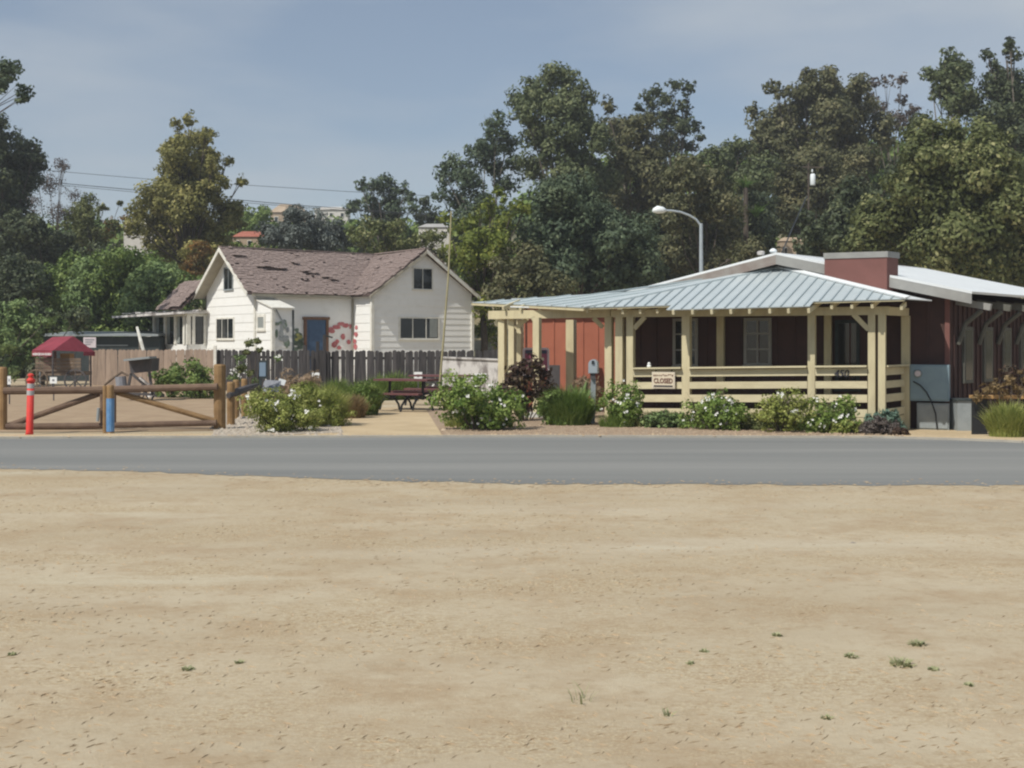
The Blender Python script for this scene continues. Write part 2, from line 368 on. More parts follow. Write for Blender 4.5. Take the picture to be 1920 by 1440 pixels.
def dirtmat():
    m = bpy.data.materials.new('dirt'); m.use_nodes = True; t = m.node_tree; n = t.nodes; L2 = t.links.new
    b = n['Principled BSDF']; b.inputs['Roughness'].default_value = .95; b.inputs['Specular IOR Level'].default_value = .1
    g = n.new('ShaderNodeNewGeometry')
    def noise(sc, det, st, rough=.6):
        mpn = n.new('ShaderNodeMapping'); mpn.inputs['Scale'].default_value = st; L2(g.outputs['Position'], mpn.inputs['Vector'])
        a = n.new('ShaderNodeTexNoise'); a.inputs['Scale'].default_value = sc; a.inputs['Detail'].default_value = det; a.inputs['Roughness'].default_value = rough
        L2(mpn.outputs['Vector'], a.inputs['Vector']); return a.outputs['Fac']
    def rng_(f, lo, hi):
        r = n.new('ShaderNodeMapRange'); r.inputs['From Min'].default_value = lo; r.inputs['From Max'].default_value = hi; L2(f, r.inputs['Value']); return r.outputs['Result']
    def mix(f, a, c):
        x = n.new('ShaderNodeMix'); x.data_type = 'RGBA'; L2(f, x.inputs['Factor'])
        for s_, v_ in (('A', a), ('B', c)):
            if isinstance(v_, tuple): x.inputs[s_].default_value = v_ + (1,)
            else: L2(v_, x.inputs[s_])
        return x.outputs['Result']
    def mul(a, k):
        q = n.new('ShaderNodeMath'); q.operation = 'MULTIPLY'; L2(a, q.inputs[0]); q.inputs[1].default_value = k; return q.outputs[0]
    c = mix(rng_(noise(.35, 5, (.55, 1, 1)), .35, .65), (0.480, 0.412, 0.298), (0.395, 0.327, 0.228))
    c = mix(mul(rng_(noise(.22, 4, (.5, 1, 1)), .54, .72), .5), c, (0.459, 0.413, 0.300))          # pale dusty compacted patches
    c = mix(mul(rng_(noise(1.1, 9, (.85, 1, 1), .78), .47, .62), .62), c, (0.335, 0.240, 0.145))     # straw-brown litter
    c = mix(mul(rng_(noise(7, 9, (1, 1, 1), .8), .53, .68), .7), c, (0.289, 0.215, 0.132))
    c = mix(mul(rng_(noise(26, 4, (.8, 1, 1), .7), .60, .72), .6), c, (0.527, 0.456, 0.312))
    def prod(a, b2):
        q = n.new('ShaderNodeMath'); q.operation = 'MULTIPLY'; L2(a, q.inputs[0]); L2(b2, q.inputs[1]); return q.outputs[0]
    patch_ = rng_(noise(.8, 5, (.75, 1.1, 1), .65), .42, .62)
    c = mix(prod(patch_, rng_(noise(24, 6, (.7, 1.2, 1), .8), .44, .60)), c, (0.315, 0.224, 0.132))
    c = mix(prod(patch_, rng_(noise(55, 3, (1, 1, 1), .7), .52, .62)), c, (0.527, 0.456, 0.304))
    c = mix(mul(rng_(noise(13, 3, (1, 1, 1), .6), .72, .76), .45), c, (0.24, 0.18, 0.12))
    c = mix(mul(rng_(noise(.5, 6, (.35, 1.5, 1), .6), .60, .70), .7), c, (0.510, 0.464, 0.352))
    mt = n.new('ShaderNodeMapping'); mt.inputs['Rotation'].default_value = (0, 0, math.radians(28)); mt.inputs['Scale'].default_value = (.14, 1.0, 1); L2(g.outputs['Position'], mt.inputs['Vector'])
    tn = n.new('ShaderNodeTexNoise'); tn.inputs['Scale'].default_value = .9; tn.inputs['Detail'].default_value = 4; L2(mt.outputs['Vector'], tn.inputs['Vector'])
    c = mix(mul(rng_(tn.outputs['Fac'], .54, .72), .35), c, (.50, .445, .345))     # old compacted wheel tracks
    L2(c, b.inputs['Base Color'])
    ad = n.new('ShaderNodeMath'); ad.operation = 'ADD'; L2(noise(6, 10, (1, 1, 1), .75), ad.inputs[0]); L2(mul(noise(60, 4, (1, 1, 1), .7), .35), ad.inputs[1])
    bn = n.new('ShaderNodeBump'); bn.inputs['Strength'].default_value = .45; bn.inputs['Distance'].default_value = .03
    L2(ad.outputs[0], bn.inputs['Height']); L2(bn.outputs['Normal'], b.inputs['Normal'])
    MATS['dirt'] = m
dirtmat()

def frow(y, x0, x1, n, jit=0): return [V((x0 + (x1 - x0) * i / (n - 1), y + random.uniform(-jit, jit), 0)) for i in range(n)]
# one ground sheet out to the hills, fine near the buildings
ys = list(np.arange(-6, 22, 1.0)) + list(np.arange(22, 28, .4)) + list(np.arange(28, 100, 4)) + list(np.arange(100, 260, 6)) + [300, 400, 700, 1500]
rows = []
for y in ys:
    xs = list(np.linspace(-900, -60, 10)) + list(np.linspace(-50, 50, 101)) + list(np.linspace(60, 900, 10))
    rows.append([V((x, y, 0)) for x in xs])
gr = sheet('ground', rows, 'dirt', 0)
# far part gets dry brush colour
gr.data.materials.append(M['hill'])
for p in gr.data.polygons:
    if p.center.y > 62: p.material_index = 1
# road edges traced on the ground
def edge(pts, n=90):
    us = np.linspace(-900, 2900, n); vv = np.interp(us, [p[0] for p in pts], [p[1] for p in pts])
    return us, vv
nearE = [(-900, 850), (-300, 868), (0, 879), (300, 886), (700, 902), (960, 907), (1400, 909), (1920, 911), (2900, 920)]
farE = [(-900, 820), (0, 823), (500, 821), (1000, 820), (1650, 822), (1800, 826), (1920, 831), (2900, 862)]
us, vn = edge(nearE, 160); _, vf = edge(farE, 160)
NR = [G(u, v) for u, v in zip(us, vn)]; FR = [G(u, v) for u, v in zip(us, vf)]
for i, p in enumerate(NR): NR[i] = p + V((0, random.uniform(-.10, .10), 0))
rows = [[a.lerp(b, k / 8) for a, b in zip(NR, FR)] for k in range(9)]
rd = sheet('road', rows, 'asphalt', .004)
# kerb-like crust of concrete dust along the far edge, a real low step
mb = MB()
for a, b in zip(FR[:-1], FR[1:]): mb.beam(a + V((0, .06, .012)), b + V((0, .06, .012)), .12, .05)
obj('kerb', mb, 'kerb', None, kind='structure')
def patch(name, near, far, m, dz, sub=6, nseg=40, kind='structure'):
    """near / far: pixel polylines (u,v) on the ground"""
    def res(pl, n):
        us = np.linspace(pl[0][0], pl[-1][0], n); vs = np.interp(us, [p[0] for p in pl], [p[1] for p in pl]); return [G(a, b) for a, b in zip(us, vs)]
    A = res(near, nseg); B = res(far, nseg)
    return sheet(name, [[a.lerp(b, k / sub) + V((0, 0, 0)) for a, b in zip(A, B)] for k in range(sub + 1)], m, dz, kind)
patch('path', [(560, 819), (700, 819), (850, 819)], [(655, 768), (760, 764), (850, 766)], 'dirt_path', .008)
patch('verge', [(-200, 822), (300, 821), (560, 820)], [(-200, 815), (300, 814), (600, 812)], 'dirt_path', .004)
mat('yard_dirt', (.37, .275, .18), (.30, .215, .14), 1.5, .95, .4, 40, detail=8)
patch('yard', [(-300, 811), (60, 811), (405, 808)], [(-300, 722), (100, 722), (405, 724)], 'yard_dirt', .010, sub=20)
patch('planting_bed', [(830, 819), (1200, 819), (1700, 820)], [(800, 770), (1200, 770), (1690, 770)], 'mulch', .012, nseg=60)
patch('gravel_bed', [(400, 818), (500, 817), (640, 812)], [(400, 776), (500, 776), (640, 770)], 'gravel', .012)
patch('walkway', [(1700, 822), (1800, 825), (1990, 834)], [(1640, 770), (1800, 770), (1990, 770)], 'dirt_path', .008, nseg=60, sub=14)

# litter on the dirt: straws and clods (nobody could count them)
def scatter_slivers(name, n, m, y0, y1, ln, th, label, flat=True):
    y = y0 * (y1 / y0) ** rng.random(n); x = (rng.random(n) - .5) * y * 1.05
    # gather into drifts
    dr = np.sin(x * .9 + np.sin(y * 1.7) * 2) * np.cos(y * 2.1 + x * .25) + rng.normal(0, .7, n); k = dr > .1
    x = x[k]; y = y[k]; n = len(x)
    a = rng.random(n) * math.pi; l = ln * rng.uniform(.4, 1.5, n) / 2; t = th * rng.uniform(.5, 1.5, n) / 2
    dx = np.cos(a); dy = np.sin(a)
    z = .004 + 0 * x; hz = t * 2 * rng.uniform(.6, 1.3, n)
    v = np.stack([np.stack([x - dx * l, y - dy * l, z - .004], 1), np.stack([x + dx * l, y + dy * l, z - .002 + rng.random(n) * ln * .04], 1),
                  np.stack([x - dy * t, y + dx * t, z - .004], 1), np.stack([x, y, z + hz], 1)], 1).reshape(-1, 3)
    f = []
    base = (np.arange(n) * 4)[:, None]
    f = np.concatenate([base + np.array([[0, 1, 3]]), base + np.array([[1, 2, 3]]), base + np.array([[2, 0, 3]])], 0)
    me = bpy.data.meshes.new(name); me.from_pydata(v.tolist(), [], f.tolist()); me.materials.append(M[m])
    o = bpy.data.objects.new(name, me); C.objects.link(o); tagit(o, label, None, None, 'stuff')
scatter_slivers('straw_litter', 11000, 'straw', 4.2, 15.5, .05, .0016, 'loose dry straw lying over the bare dirt field')
scatter_slivers('dirt_clods', 500, 'clod', 4.2, 15.5, .014, .009, 'small brown clods and pebbles on the bare dirt field')

# ================================================================ BLADES / BUSH helpers
def blades(name, mat_, base, n, h, spread, w, parent=None, lean=.5, tint=(.5, .2), flat=1.0, **kw):
    """curved grass blades from an area round base, 3 segments each"""
    base = np.array(base); rr = rng.random(n) ** .5; an = rng.random(n) * 2 * math.pi
    ox = np.cos(an) * rr * spread[0] * .34; oy = np.sin(an) * rr * spread[1] * .34
    p0 = np.stack([base[0] + ox, base[1] + oy, np.full(n, base[2])], 1)
    hh = h * rng.uniform(.35, 1.05, n) * (1 - .45 * rr ** 2); an2 = an + rng.normal(0, .8, n)
    ld_ = lean * rng.uniform(.2, 1.2, n) * hh * (.4 + .9 * rr)
    dirv = np.stack([np.cos(an2) * ld_, np.sin(an2) * ld_ * flat], 1)
    seg = []
    sd = np.stack([-np.sin(an2 + rng.normal(0, .8, n)), np.cos(an2), np.zeros(n)], 1)
    ww = w * rng.uniform(.6, 1.3, n)
    for t, wz in ((0, 1), (.4, .95), (.75, .7), (1, .08)):
        q = p0.copy(); q[:, :2] += dirv * (t ** 1.8); q[:, 2] += hh * (t - .12 * t ** 4)
        seg.append(q - sd * (ww * wz / 2)[:, None]); seg.append(q + sd * (ww * wz / 2)[:, None])
    off = np.array(LOC(parent)) if parent is not None else base
    v = (np.stack(seg, 1) - off).reshape(-1, 3)
    b = (np.arange(n) * 8)[:, None]
    f = np.concatenate([b + np.array([[i, i + 1, i + 3, i + 2]]) for i in (0, 2, 4)], 1).reshape(-1, 4)
    me = bpy.data.meshes.new(name); me.from_pydata(v.tolist(), [], f.tolist()); me.materials.append(M[mat_])
    at = me.attributes.new('tint', 'FLOAT', 'POINT'); at.data.foreach_set('value', np.repeat(np.clip(rng.normal(tint[0], tint[1], n), 0, 1), 8).astype(np.float32))
    o = bpy.data.objects.new(name, me); C.objects.link(o)
    if parent is not None: o.parent = parent
    else: o.location = tuple(base)
    return tagit(o, **kw)
def bush(name, label, cat, u0, u1, vtop, vbase, mat_, leaf=.05, dens=1.0, flowers=0, group=None, d=None, blobs=None, aspect=1.5, upr=0., fsize=.06, depth=.8, stems=True):
    g = GD((u0 + u1) / 2, d) if d else None
    if g is None:
        g = G((u0 + u1) / 2, vbase); g.z = gz(g.x, g.y)
    s = g.y / F; w = (u1 - u0) * s; h = (vbase - vtop) * s
    t = thing(name, label, cat, g, group)
    bl = []
    if blobs is None:
        nb = max(11, int(w / h * 10))
        for i in range(nb):
            fx = random.uniform(-.38, .38); fz = random.uniform(.14, .80) * (1 - abs(fx) * .6)
            r = min(w, h) * random.uniform(.21, .33)
            bl.append((g.x + fx * w, g.y + random.uniform(-.3, .3) * w * depth, g.z + fz * h, r))
    else:
        for (u, v, r) in blobs:
            bl.append(((u - 960) * s, g.y + random.uniform(-.3, .3) * w * depth, CH - (v - HZ) * s, r * s))
    mb = MB()
    if stems:
        for b in bl:
            q = V((g.x + (b[0] - g.x) * .2, g.y + (b[1] - g.y) * .2, g.z - .02)); c = V(b[:3])
            mb.tube([q, q.lerp(c, .55) + V((random.uniform(-.05, .05), 0, .05)), c], [.016, .011, .004], 5)
            for _ in range(4):
                e = c + V((random.uniform(-1, 1), random.uniform(-1, 1), random.uniform(-.2, 1.3))) * b[3] * 1.15
                mb.tube([c, e], [.006, .002], 4)
        obj('stem', mb, 'bark', t)
    pos, ti, nr = crown_points(bl, leaf, dens, .45); k = pos[:, 2] > g.z + .01; pos = pos[k]; ti = ti[k]; nr = nr[k]
    leaves('foliage', mat_, pos, leaf * rng.uniform(.6, 1.3, len(pos)), aspect, ti, t, 0, upr, nrm=nr)
    if flowers:
        fp = []
        for _ in range(flowers):
            b = random.choice(bl); e = V((random.gauss(0, 1), -abs(random.gauss(0, 1)), random.gauss(.4, .8))).normalized()
            c = V(b[:3]) + e * b[3] * 1.15; c.z = max(c.z, g.z + .1)
            for _k in range(random.randint(1, 4)):
                fp.append(c + V((random.uniform(-.5, .5), random.uniform(-.5, .5), random.uniform(-.5, .5))) * fsize * 1.6)
        fm = MB()
        for c in fp:
            for a_ in range(5):
                an = a_ * 1.257 + random.random(); tdir = V((math.cos(an), -.6, math.sin(an))).normalized(); q = tdir.cross(V((0, -1, .3))).normalized()
                r = fsize * random.uniform(.35, .6)
                fm.add([c, c + tdir * r * .6 + q * r * .45, c + tdir * r * 1.1 + V((0, -.01, 0)), c + tdir * r * .6 - q * r * .45], [(0, 1, 2, 3)])
        obj('flowers', fm, 'petal', t, kind='stuff')
    return t

# ================================================================ OFFICE BUILDING
PHI = math.radians(25); T = V((math.cos(PHI), -math.sin(PHI), 0)); NO = V((-math.sin(PHI), -math.cos(PHI), 0))
AZ = math.radians(42); SDR = V((math.sin(AZ), math.cos(AZ), 0)); SAZ = math.radians(35); PSD = V((math.sin(SAZ), math.cos(SAZ), 0))
P1 = V(((1180 - 960) / F * 27.5, 27.5, 0))
WP = P1 - NO * 1.85
def onF(u, v, off=0.0): return hit(u, v, P1 + NO * off, NO)
def onW(u, v, off=0.0): return hit(u, v, WP + NO * off, NO)
CR = onW(1781, 700); CR.z = 0
office = thing('office_building', 'low red office building with a cream timber porch and pale metal roofs', 'building', (CR.x, CR.y, 0))
LW = onW(1168, 700); LW.z = 0
zb = -.3
# gable wall and side wall
APF = onW(1455, 478, .45)            # fascia apex, top
ERF = onW(1822, 551, .45)            # right end of the fascia
half = (V((ERF.x, ERF.y, 0)) - V((APF.x, APF.y, 0))).length; drop = APF.z - ERF.z
ELF = APF - T * half * .98; ELF.z = APF.z - drop * .98
slope = drop / half
def roofz(p): return APF.z - slope * abs((p - APF).dot(T))
apw = APF - NO * .45
def wz(p): return roofz(p) - .20
Aw = V((apw.x, apw.y, 0)); 
wall = [V((LW.x, LW.y, zb)), V((CR.x, CR.y, zb)), V((CR.x, CR.y, wz(CR))), V((Aw.x, Aw.y, wz(Aw))), V((LW.x, LW.y, wz(LW)))]
obj('gable_wall', MB().prism(wall, -NO * .12), 'red_wall_shaded', office)
# vertical groove battens on the gable wall
k = 0; tot = (CR - LW).dot(T)
while k < tot - .1:
    p = LW + T * (k + .02)
    obj('wall_batten', MB().obox((p.x + NO.x * .012, p.y + NO.y * .012, (zb + wz(p)) / 2), T * .02, NO * .012, V((0, 0, (wz(p) - zb) / 2))), 'red_wall_shaded', office)
    k += .41
for kk in (tot - .05,):
    p = LW + T * kk
    obj('corner_trim', MB().obox((p.x + NO.x * .02, p.y + NO.y * .02, (zb + wz(p)) / 2), T * .05, NO * .02, V((0, 0, (wz(p) - zb) / 2))), 'red_box', office)
SN = V((SDR.y, -SDR.x, 0)); SL = 7.0
sw = [V((CR.x, CR.y, zb)), CR + SDR * SL + V((0, 0, zb)), CR + SDR * SL + V((0, 0, wz(CR))), V((CR.x, CR.y, wz(CR)))]
obj('side_wall', MB().prism(sw, -SN * .12), 'red_wall_shaded', office)
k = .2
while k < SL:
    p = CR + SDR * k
    obj('wall_batten', MB().obox((p.x + SN.x * .015, p.y + SN.y * .015, (zb + wz(CR)) / 2), SDR * .025, SN * .015, V((0, 0, (wz(CR) - zb) / 2))), 'red_wall_shaded', office)
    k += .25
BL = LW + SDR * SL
obj('rear_wall', MB().prism([CR + SDR * SL + V((0, 0, zb)), BL + V((0, 0, zb)), BL + V((0, 0, wz(LW))), V((Aw.x, Aw.y, 0)) + SDR * SL + V((0, 0, wz(Aw))), CR + SDR * SL + V((0, 0, wz(CR)))], -SDR * .1), 'red_wall_shaded', office)
obj('side_wall', MB().prism([V((LW.x, LW.y, zb)), BL + V((0, 0, zb)), BL + V((0, 0, wz(LW))), V((LW.x, LW.y, wz(LW)))], SN * .1), 'red_wall_shaded', office)
# main roof slopes
RL = SL + .9
panels('roof_panel', [APF, ERF, ERF + SDR * RL, APF + SDR * RL], (ERF - APF).normalized(), .62, 'white_roof', 'white_roof', office, th=.05, ribs=False)
panels('roof_panel', [ELF, APF, APF + SDR * RL, ELF + SDR * RL], (APF - ELF).normalized(), .62, 'white_roof', 'white_roof', office, th=.05, ribs=False)
# fascia boards
for a, b, m_ in ((APF, ERF, 'fascia'), (ELF, APF, 'fascia_old')):
    dn = V((0, 0, -.21)); q = [a + V((0, 0, -.002)), b + V((0, 0, -.002)), b + dn, a + dn]
    obj('fascia', MB().prism([p - NO * .03 for p in q], NO * .05), m_, office)
    q = [a + dn * .8, b + dn * .8, b + dn * .8 - NO * .4, a + dn * .8 - NO * .4]
    obj('soffit_board', MB().prism(q, V((0, 0, .03))), 'fascia', office)
a = APF + V((0, 0, .056)); 
obj('ridge_cap', MB().prism([a - T * .16 - V((0, 0, .035)), a, a + T * .16 - V((0, 0, .035))], SDR * RL), 'white_roof', office)
# eave rafter tails + brackets along the side wall
for i in range(6):
    k = .35 + i * 1.15
    p = CR + SDR * k; zt = wz(CR) - .02
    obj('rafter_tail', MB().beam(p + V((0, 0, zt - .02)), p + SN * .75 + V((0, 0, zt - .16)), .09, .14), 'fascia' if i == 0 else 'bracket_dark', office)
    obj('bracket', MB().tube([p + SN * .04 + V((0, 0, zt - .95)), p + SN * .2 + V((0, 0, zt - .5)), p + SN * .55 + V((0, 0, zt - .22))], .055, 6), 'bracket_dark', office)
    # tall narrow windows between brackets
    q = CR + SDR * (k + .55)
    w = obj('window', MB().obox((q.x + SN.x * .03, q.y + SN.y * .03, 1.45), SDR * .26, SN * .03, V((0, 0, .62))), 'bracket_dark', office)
    obj('pane', MB().obox((q.x + SN.x * .05, q.y + SN.y * .05, 1.45), SDR * .19, SN * .015, V((0, 0, .55))), 'glass', w)
# red roof box (rooftop well) with pale cap
bx0 = onW(1546, 520, .58); bx1 = onW(1663, 520, .58); BT = CH + (HZ - 484) / F * ((bx0.y + bx1.y) / 2)
bd = SDR * .55
q = [V((bx0.x, bx0.y, 2.72)), V((bx1.x, bx1.y, 2.66)), V((bx1.x, bx1.y, BT)), V((bx0.x, bx0.y, BT))]
o = obj('roof_box', MB().prism(q, bd), 'red_box', office)
q = [V((bx0.x, bx0.y, BT + .001)) - T * .02 + NO * .02, V((bx1.x, bx1.y, BT + .001)) + T * .02 + NO * .02, V((bx1.x, bx1.y, BT + .13)) + T * .02 + NO * .02, V((bx0.x, bx0.y, BT + .13)) - T * .02 + NO * .02]
obj('cap', MB().prism(q, bd + SDR * .04), 'fascia', o)
# ---- porch roof
A = onW(1460, 503, .02)
Lc = onF(1095, 578, .5); Rc = onF(1702, 562, .5)
fn = (Rc - Lc).cross(A - Lc).normalized(); fn = fn if fn.z > 0 else -fn
ribd = V((math.sin(math.radians(30)), math.cos(math.radians(30)), 0))
# projecting middle part of the eave
m0 = hit(1258, 575, Lc, fn); m1 = hit(1524, 569.5, Lc, fn)
m0 = Lc.lerp(Rc, (m0 - Lc).length / (Rc - Lc).length); m1 = Lc.lerp(Rc, (m1 - Lc).length / (Rc - Lc).length)
dd = (ribd - fn * ribd.dot(fn)).normalized()
panels('porch_roof_panel', [Lc, m0, m0 - dd * .30, m1 - dd * .30, m1, Rc, A], ribd, .235, 'metal_roof', 'metal_rib', office)
Tt = P(885, 568, 31.6); 
pn = (A - Lc).cross(Tt - Lc).normalized()
Mb = hit(1180, 548, Lc, pn)
panels('porch_roof_panel', [Lc, A, Mb, Tt], (A - Lc).lerp(Mb - Tt, .5), .4, 'metal_roof', 'metal_rib', office)
WB = V((LW.x, LW.y, 2.72)); WM = Mb.lerp(Tt, .5); obj('porch_roof_panel', MB().prism([Mb, WB, WM], V((0, 0, -.02))), 'metal_roof', office); obj('porch_roof_panel', MB().prism([A, Mb, WB], V((0, 0, .02))), 'metal_roof', office)  # two unseen roof pieces added to keep sun off the porch wall
Qr = onW(1746, 564, .02)
panels('porch_roof_panel', [A, Rc, P(1747, 565, 25.7), Qr], PSD, .5, 'white_roof', 'metal_rib', office, ribs=False)
obj('hip_cap', MB().beam(A + fn * .04, Lc + fn * .04, .14, .03, fn), 'metal_roof', office)
obj('hip_cap', MB().beam(A + fn * .05, Rc + fn * .05, .14, .03, fn), 'white_roof', office)
obj('eave_edge', MB().beam(Tt - V((0, 0, .035)), Lc - V((0, 0, .035)), .03, .05), 'cream', office)
# deck under the sheets (wooden)
for poly in ([Lc, Rc, A],):
    c_ = (poly[0] + poly[1] + poly[2]) / 3
    obj('roof_deck', MB().prism([c_ + (p - c_) * .985 - V((0, 0, .03)) for p in poly], V((0, 0, .018))), 'cream', office)
obj('roof_deck', MB().prism([p - V((0, 0, .03)) for p in [Lc, A, Mb, Tt]], V((0, 0, .018))), 'cream', office)
# ---- posts
ZB = 2.295; POSTW = .165
floorz = .22
def vpost(u0, u1, d=None, off=0.0, ztop=ZB, zbot=-.25, m='cream', parent=office, name='post'):
    if d is None:
        a = onF(u0, 650, off); b = onF(u1, 650, off)
    else: a = P(u0, 650, d); b = P(u1, 650, d)
    c = (a + b) / 2; w = (b - a).length / 2
    return obj(name, MB().obox((c.x - NO.x * w, c.y - NO.y * w, (ztop + zbot) / 2), T * w * .97, NO * w, V((0, 0, (ztop - zbot) / 2))), m, parent), c
posts = {}
for u0, u1 in ((1153, 1167), (1174, 1187), (1278, 1293), (1514, 1528), (1627, 1641), (1646, 1660)):
    posts[u0] = vpost(u0, u1)[1]
# left wing row: from d 27.9 to 30
for u0, u1, d in ((1133, 1147, 27.9), (933, 946, 29.9), (952, 964, 29.8)):
    posts[u0] = vpost(u0, u1, d)[1]
posts[968] = vpost(968, 977.5, 31.5, zbot=-.1)[1]
posts[997] = vpost(998, 1011, 28.2, m='cream')[1]
vpost(1060, 1076, 31.0, zbot=-.1)
c = posts[997]
obj('footing', MB().lathe((c.x, c.y, 0), [(.3, -.1), (.3, .03), (.2, .05), (.18, .12)], 16), 'concrete', office)
# back posts against the shaded wall
for u0, u1 in ((1345, 1358), (1546, 1559)):
    a = onW(u0, 650, .1); b = onW(u1, 650, .1); c = (a + b) / 2; w = (b - a).length / 2
    obj('post', MB().obox((c.x, c.y, 1.1), T * w, NO * .07, V((0, 0, 1.35))), 'cream', office)
# wall post at the end of the return
rp_ = posts[1646] + PSD * 1.6
obj('post', MB().obox((rp_.x, rp_.y, 1.0), T * .085, NO * .085, V((0, 0, 1.3))), 'cream', office)
# ---- beams
b0 = posts[1174] - T * .45; b1 = posts[1646] + T * .14
def hbeam(a, b, z0, z1, w, m='cream', name='beam', off=V((0, 0, 0))):
    a = V((a.x, a.y, (z0 + z1) / 2)) + off; b = V((b.x, b.y, (z0 + z1) / 2)) + off
    return obj(name, MB().beam(a, b, w, z1 - z0), m, office)
hbeam(b0, b1, ZB, ZB + .17, .15, off=-NO * .08)
hbeam(posts[933] - T * .3, posts[1133] + T * .1, ZB, ZB + .2, .15, off=V((0, .08, 0)))
hbeam(posts[1646], rp_, ZB, ZB + .17, .14)
hbeam(posts[933] , posts[968], ZB + .005, ZB + .17, .13)
# rafters whose cut ends show under the eave
def rafter(u, vv, off, ln=1.2, d=None):
    p = onF(u, vv, off) if d is None else P(u, vv, d)
    q = p + ribd * ln; q.z = p.z + ln * .24
    obj('rafter_tail', MB().beam(p, q, .055, .09), 'cream_rail', office)
for u in (1167, 1200, 1232): rafter(u, 585 - (u - 1167) * .02, .42)
for u in (1262, 1298, 1334, 1370, 1405, 1443, 1478, 1516): rafter(u, 586 - (u - 1262) * .012, .80)
for u in (1559, 1597, 1635): rafter(u, 575.5 - (u - 1559) * .02, .44)
rafter(1690, 577, .40, .35)
for u in (943, 975, 1011): rafter(u, 578, 0, d=29.6 - (u - 943) * .008, ln=.8)
rafter(1100, 583, .42, 1.4)
obj('flashing', MB().beam(P(957, 575, 29.2), P(992, 576, 29.0), .02, .03), 'white_roof', office)
# knee braces
def brace(u0, v0, u1, v1, d=None):
    if d is None: a = onF(u0, v0, 0); b = onF(u1, v1, 0)
    else: a = P(u0, v0, d); b = P(u1, v1, d)
    obj('brace', MB().beam(a + V((0, .07, 0)), b + V((0, .07, 0)), .07, .10), 'cream', office)
brace(1190, 616, 1210, 594); brace(1631, 618, 1602, 589)
brace(1131, 614, 1113, 596, 28.1); brace(966, 616, 990, 596, 29.7); brace(1013, 616, 998, 594, 28.6)
# ---- porch rails and boards, each its own board
def railset(pa, pb, va, vb, planef, n0=NO):
    """levels in pixel rows of the left end; slightly rising to the right like in the picture"""
    levels = [(689.5, 692.5, 'cap'), (694, 707, 'b'), (717, 729.5, 'b'), (740.5, 754, 'b'), (766, 779, 'b')]
    ca = V((pa.x, pa.y, 0)); cb = V((pb.x, pb.y, 0))
    for v0, v1, kd in levels:
        za0 = CH - (v0 - HZ) / F * 27.4; za1 = CH - (v1 - HZ) / F * 27.4
        off = n0 * (.03 if kd == 'cap' else -.02); th = .16 if kd == 'cap' else .04
        c0 = (za0 + za1) / 2; hh = (za0 - za1)
        obj('rail' if kd == 'cap' else 'rail_board', MB().beam(ca + off + V((0, 0, c0 + planef(ca))), cb + off + V((0, 0, c0 + planef(cb))), th, hh), 'cream_rail', office)
def rise(p):   # the floor climbs a little to the right
    k = (p - V((P1.x, P1.y, 0))).dot(T); return .095 * max(0, min(1, k / 5.0))
pl = [posts[1174], posts[1278], posts[1514], posts[1627]]
for a, b in zip(pl[:-1], pl[1:]):
    railset(a + T * .085, b - T * .085, 0, 0, rise)
railset(posts[1646] + PSD * .09, rp_ - PSD * .09, 0, 0, lambda p: .095, n0=V((PSD.y, -PSD.x, 0)))
fl = [posts[1174], posts[1646], rp_, posts[1174] + PSD * 1.9]
obj('floor_deck', MB().prism([V((p.x, p.y, .02)) for p in fl], V((0, 0, .15))), 'cream', office)
# porch windows on the gable wall
def window(u0, v0, u1, v1, plane, tdir, nrm, parent, nv=2, nh=3, m='fascia', fw=.07, glass='glass', name='window', proud=.04):
    a = hit(u0, (v0 + v1) / 2, plane, nrm); b = hit(u1, (v0 + v1) / 2, plane, nrm); c = hit((u0 + u1) / 2, v0, plane, nrm); d = hit((u0 + u1) / 2, v1, plane, nrm)
    w = (b - a).dot(tdir); z1 = c.z; z0 = d.z; mb = MB()
    o = V((a.x, a.y, 0)); cz = (z0 + z1) / 2
    def bar(s0, s1, q0, q1, pr):
        cc = o + tdir * ((s0 + s1) / 2) + nrm * (pr / 2); mb.obox((cc.x, cc.y, (q0 + q1) / 2), tdir * ((s1 - s0) / 2), nrm * (pr / 2), V((0, 0, (q1 - q0) / 2)))
    bar(0, fw, z0, z1, proud); bar(w - fw, w, z0, z1, proud); bar(fw, w - fw, z1 - fw, z1, proud - .002); bar(-.02, w + .02, z0 - fw * .6, z0, proud + .02)
    bar(fw, w - fw, z0, z0 + fw * .6, proud - .003)
    for i in range(1, nv): bar(w * i / nv - fw * .28, w * i / nv + fw * .28, z0 + fw * .6, z1 - fw, proud - .008)
    fr = obj(name, mb, m, parent)
    mb = MB()
    if nh > 1:
        for i in range(1, nh):
            z = z0 + (z1 - z0) * i / nh; bar(fw, w - fw, z - .018, z + .018, proud - .012)
        obj('glazing_bar', mb, m, fr)
    for i in range(nv):
        mb = MB(); s0 = w * i / nv + .01 if i else fw * .9; s1 = w * (i + 1) / nv - .01 if i < nv - 1 else w - fw * .9
        bar(s0, s1, z0 + .01, z1 - fw * .9, proud - .018); obj('pane', mb, glass, fr)
    return fr
window(1262, 597, 1309, 686, WP, T, NO, office, m='fascia'); window(1395, 596, 1447, 684, WP, T, NO, office, m='fascia')
# second door in the dark corner of the porch
# dark doorway leaf
window(1566, 600, 1612, 730, WP, T, NO, office, 1, 1, 'shed_dark', name='door')
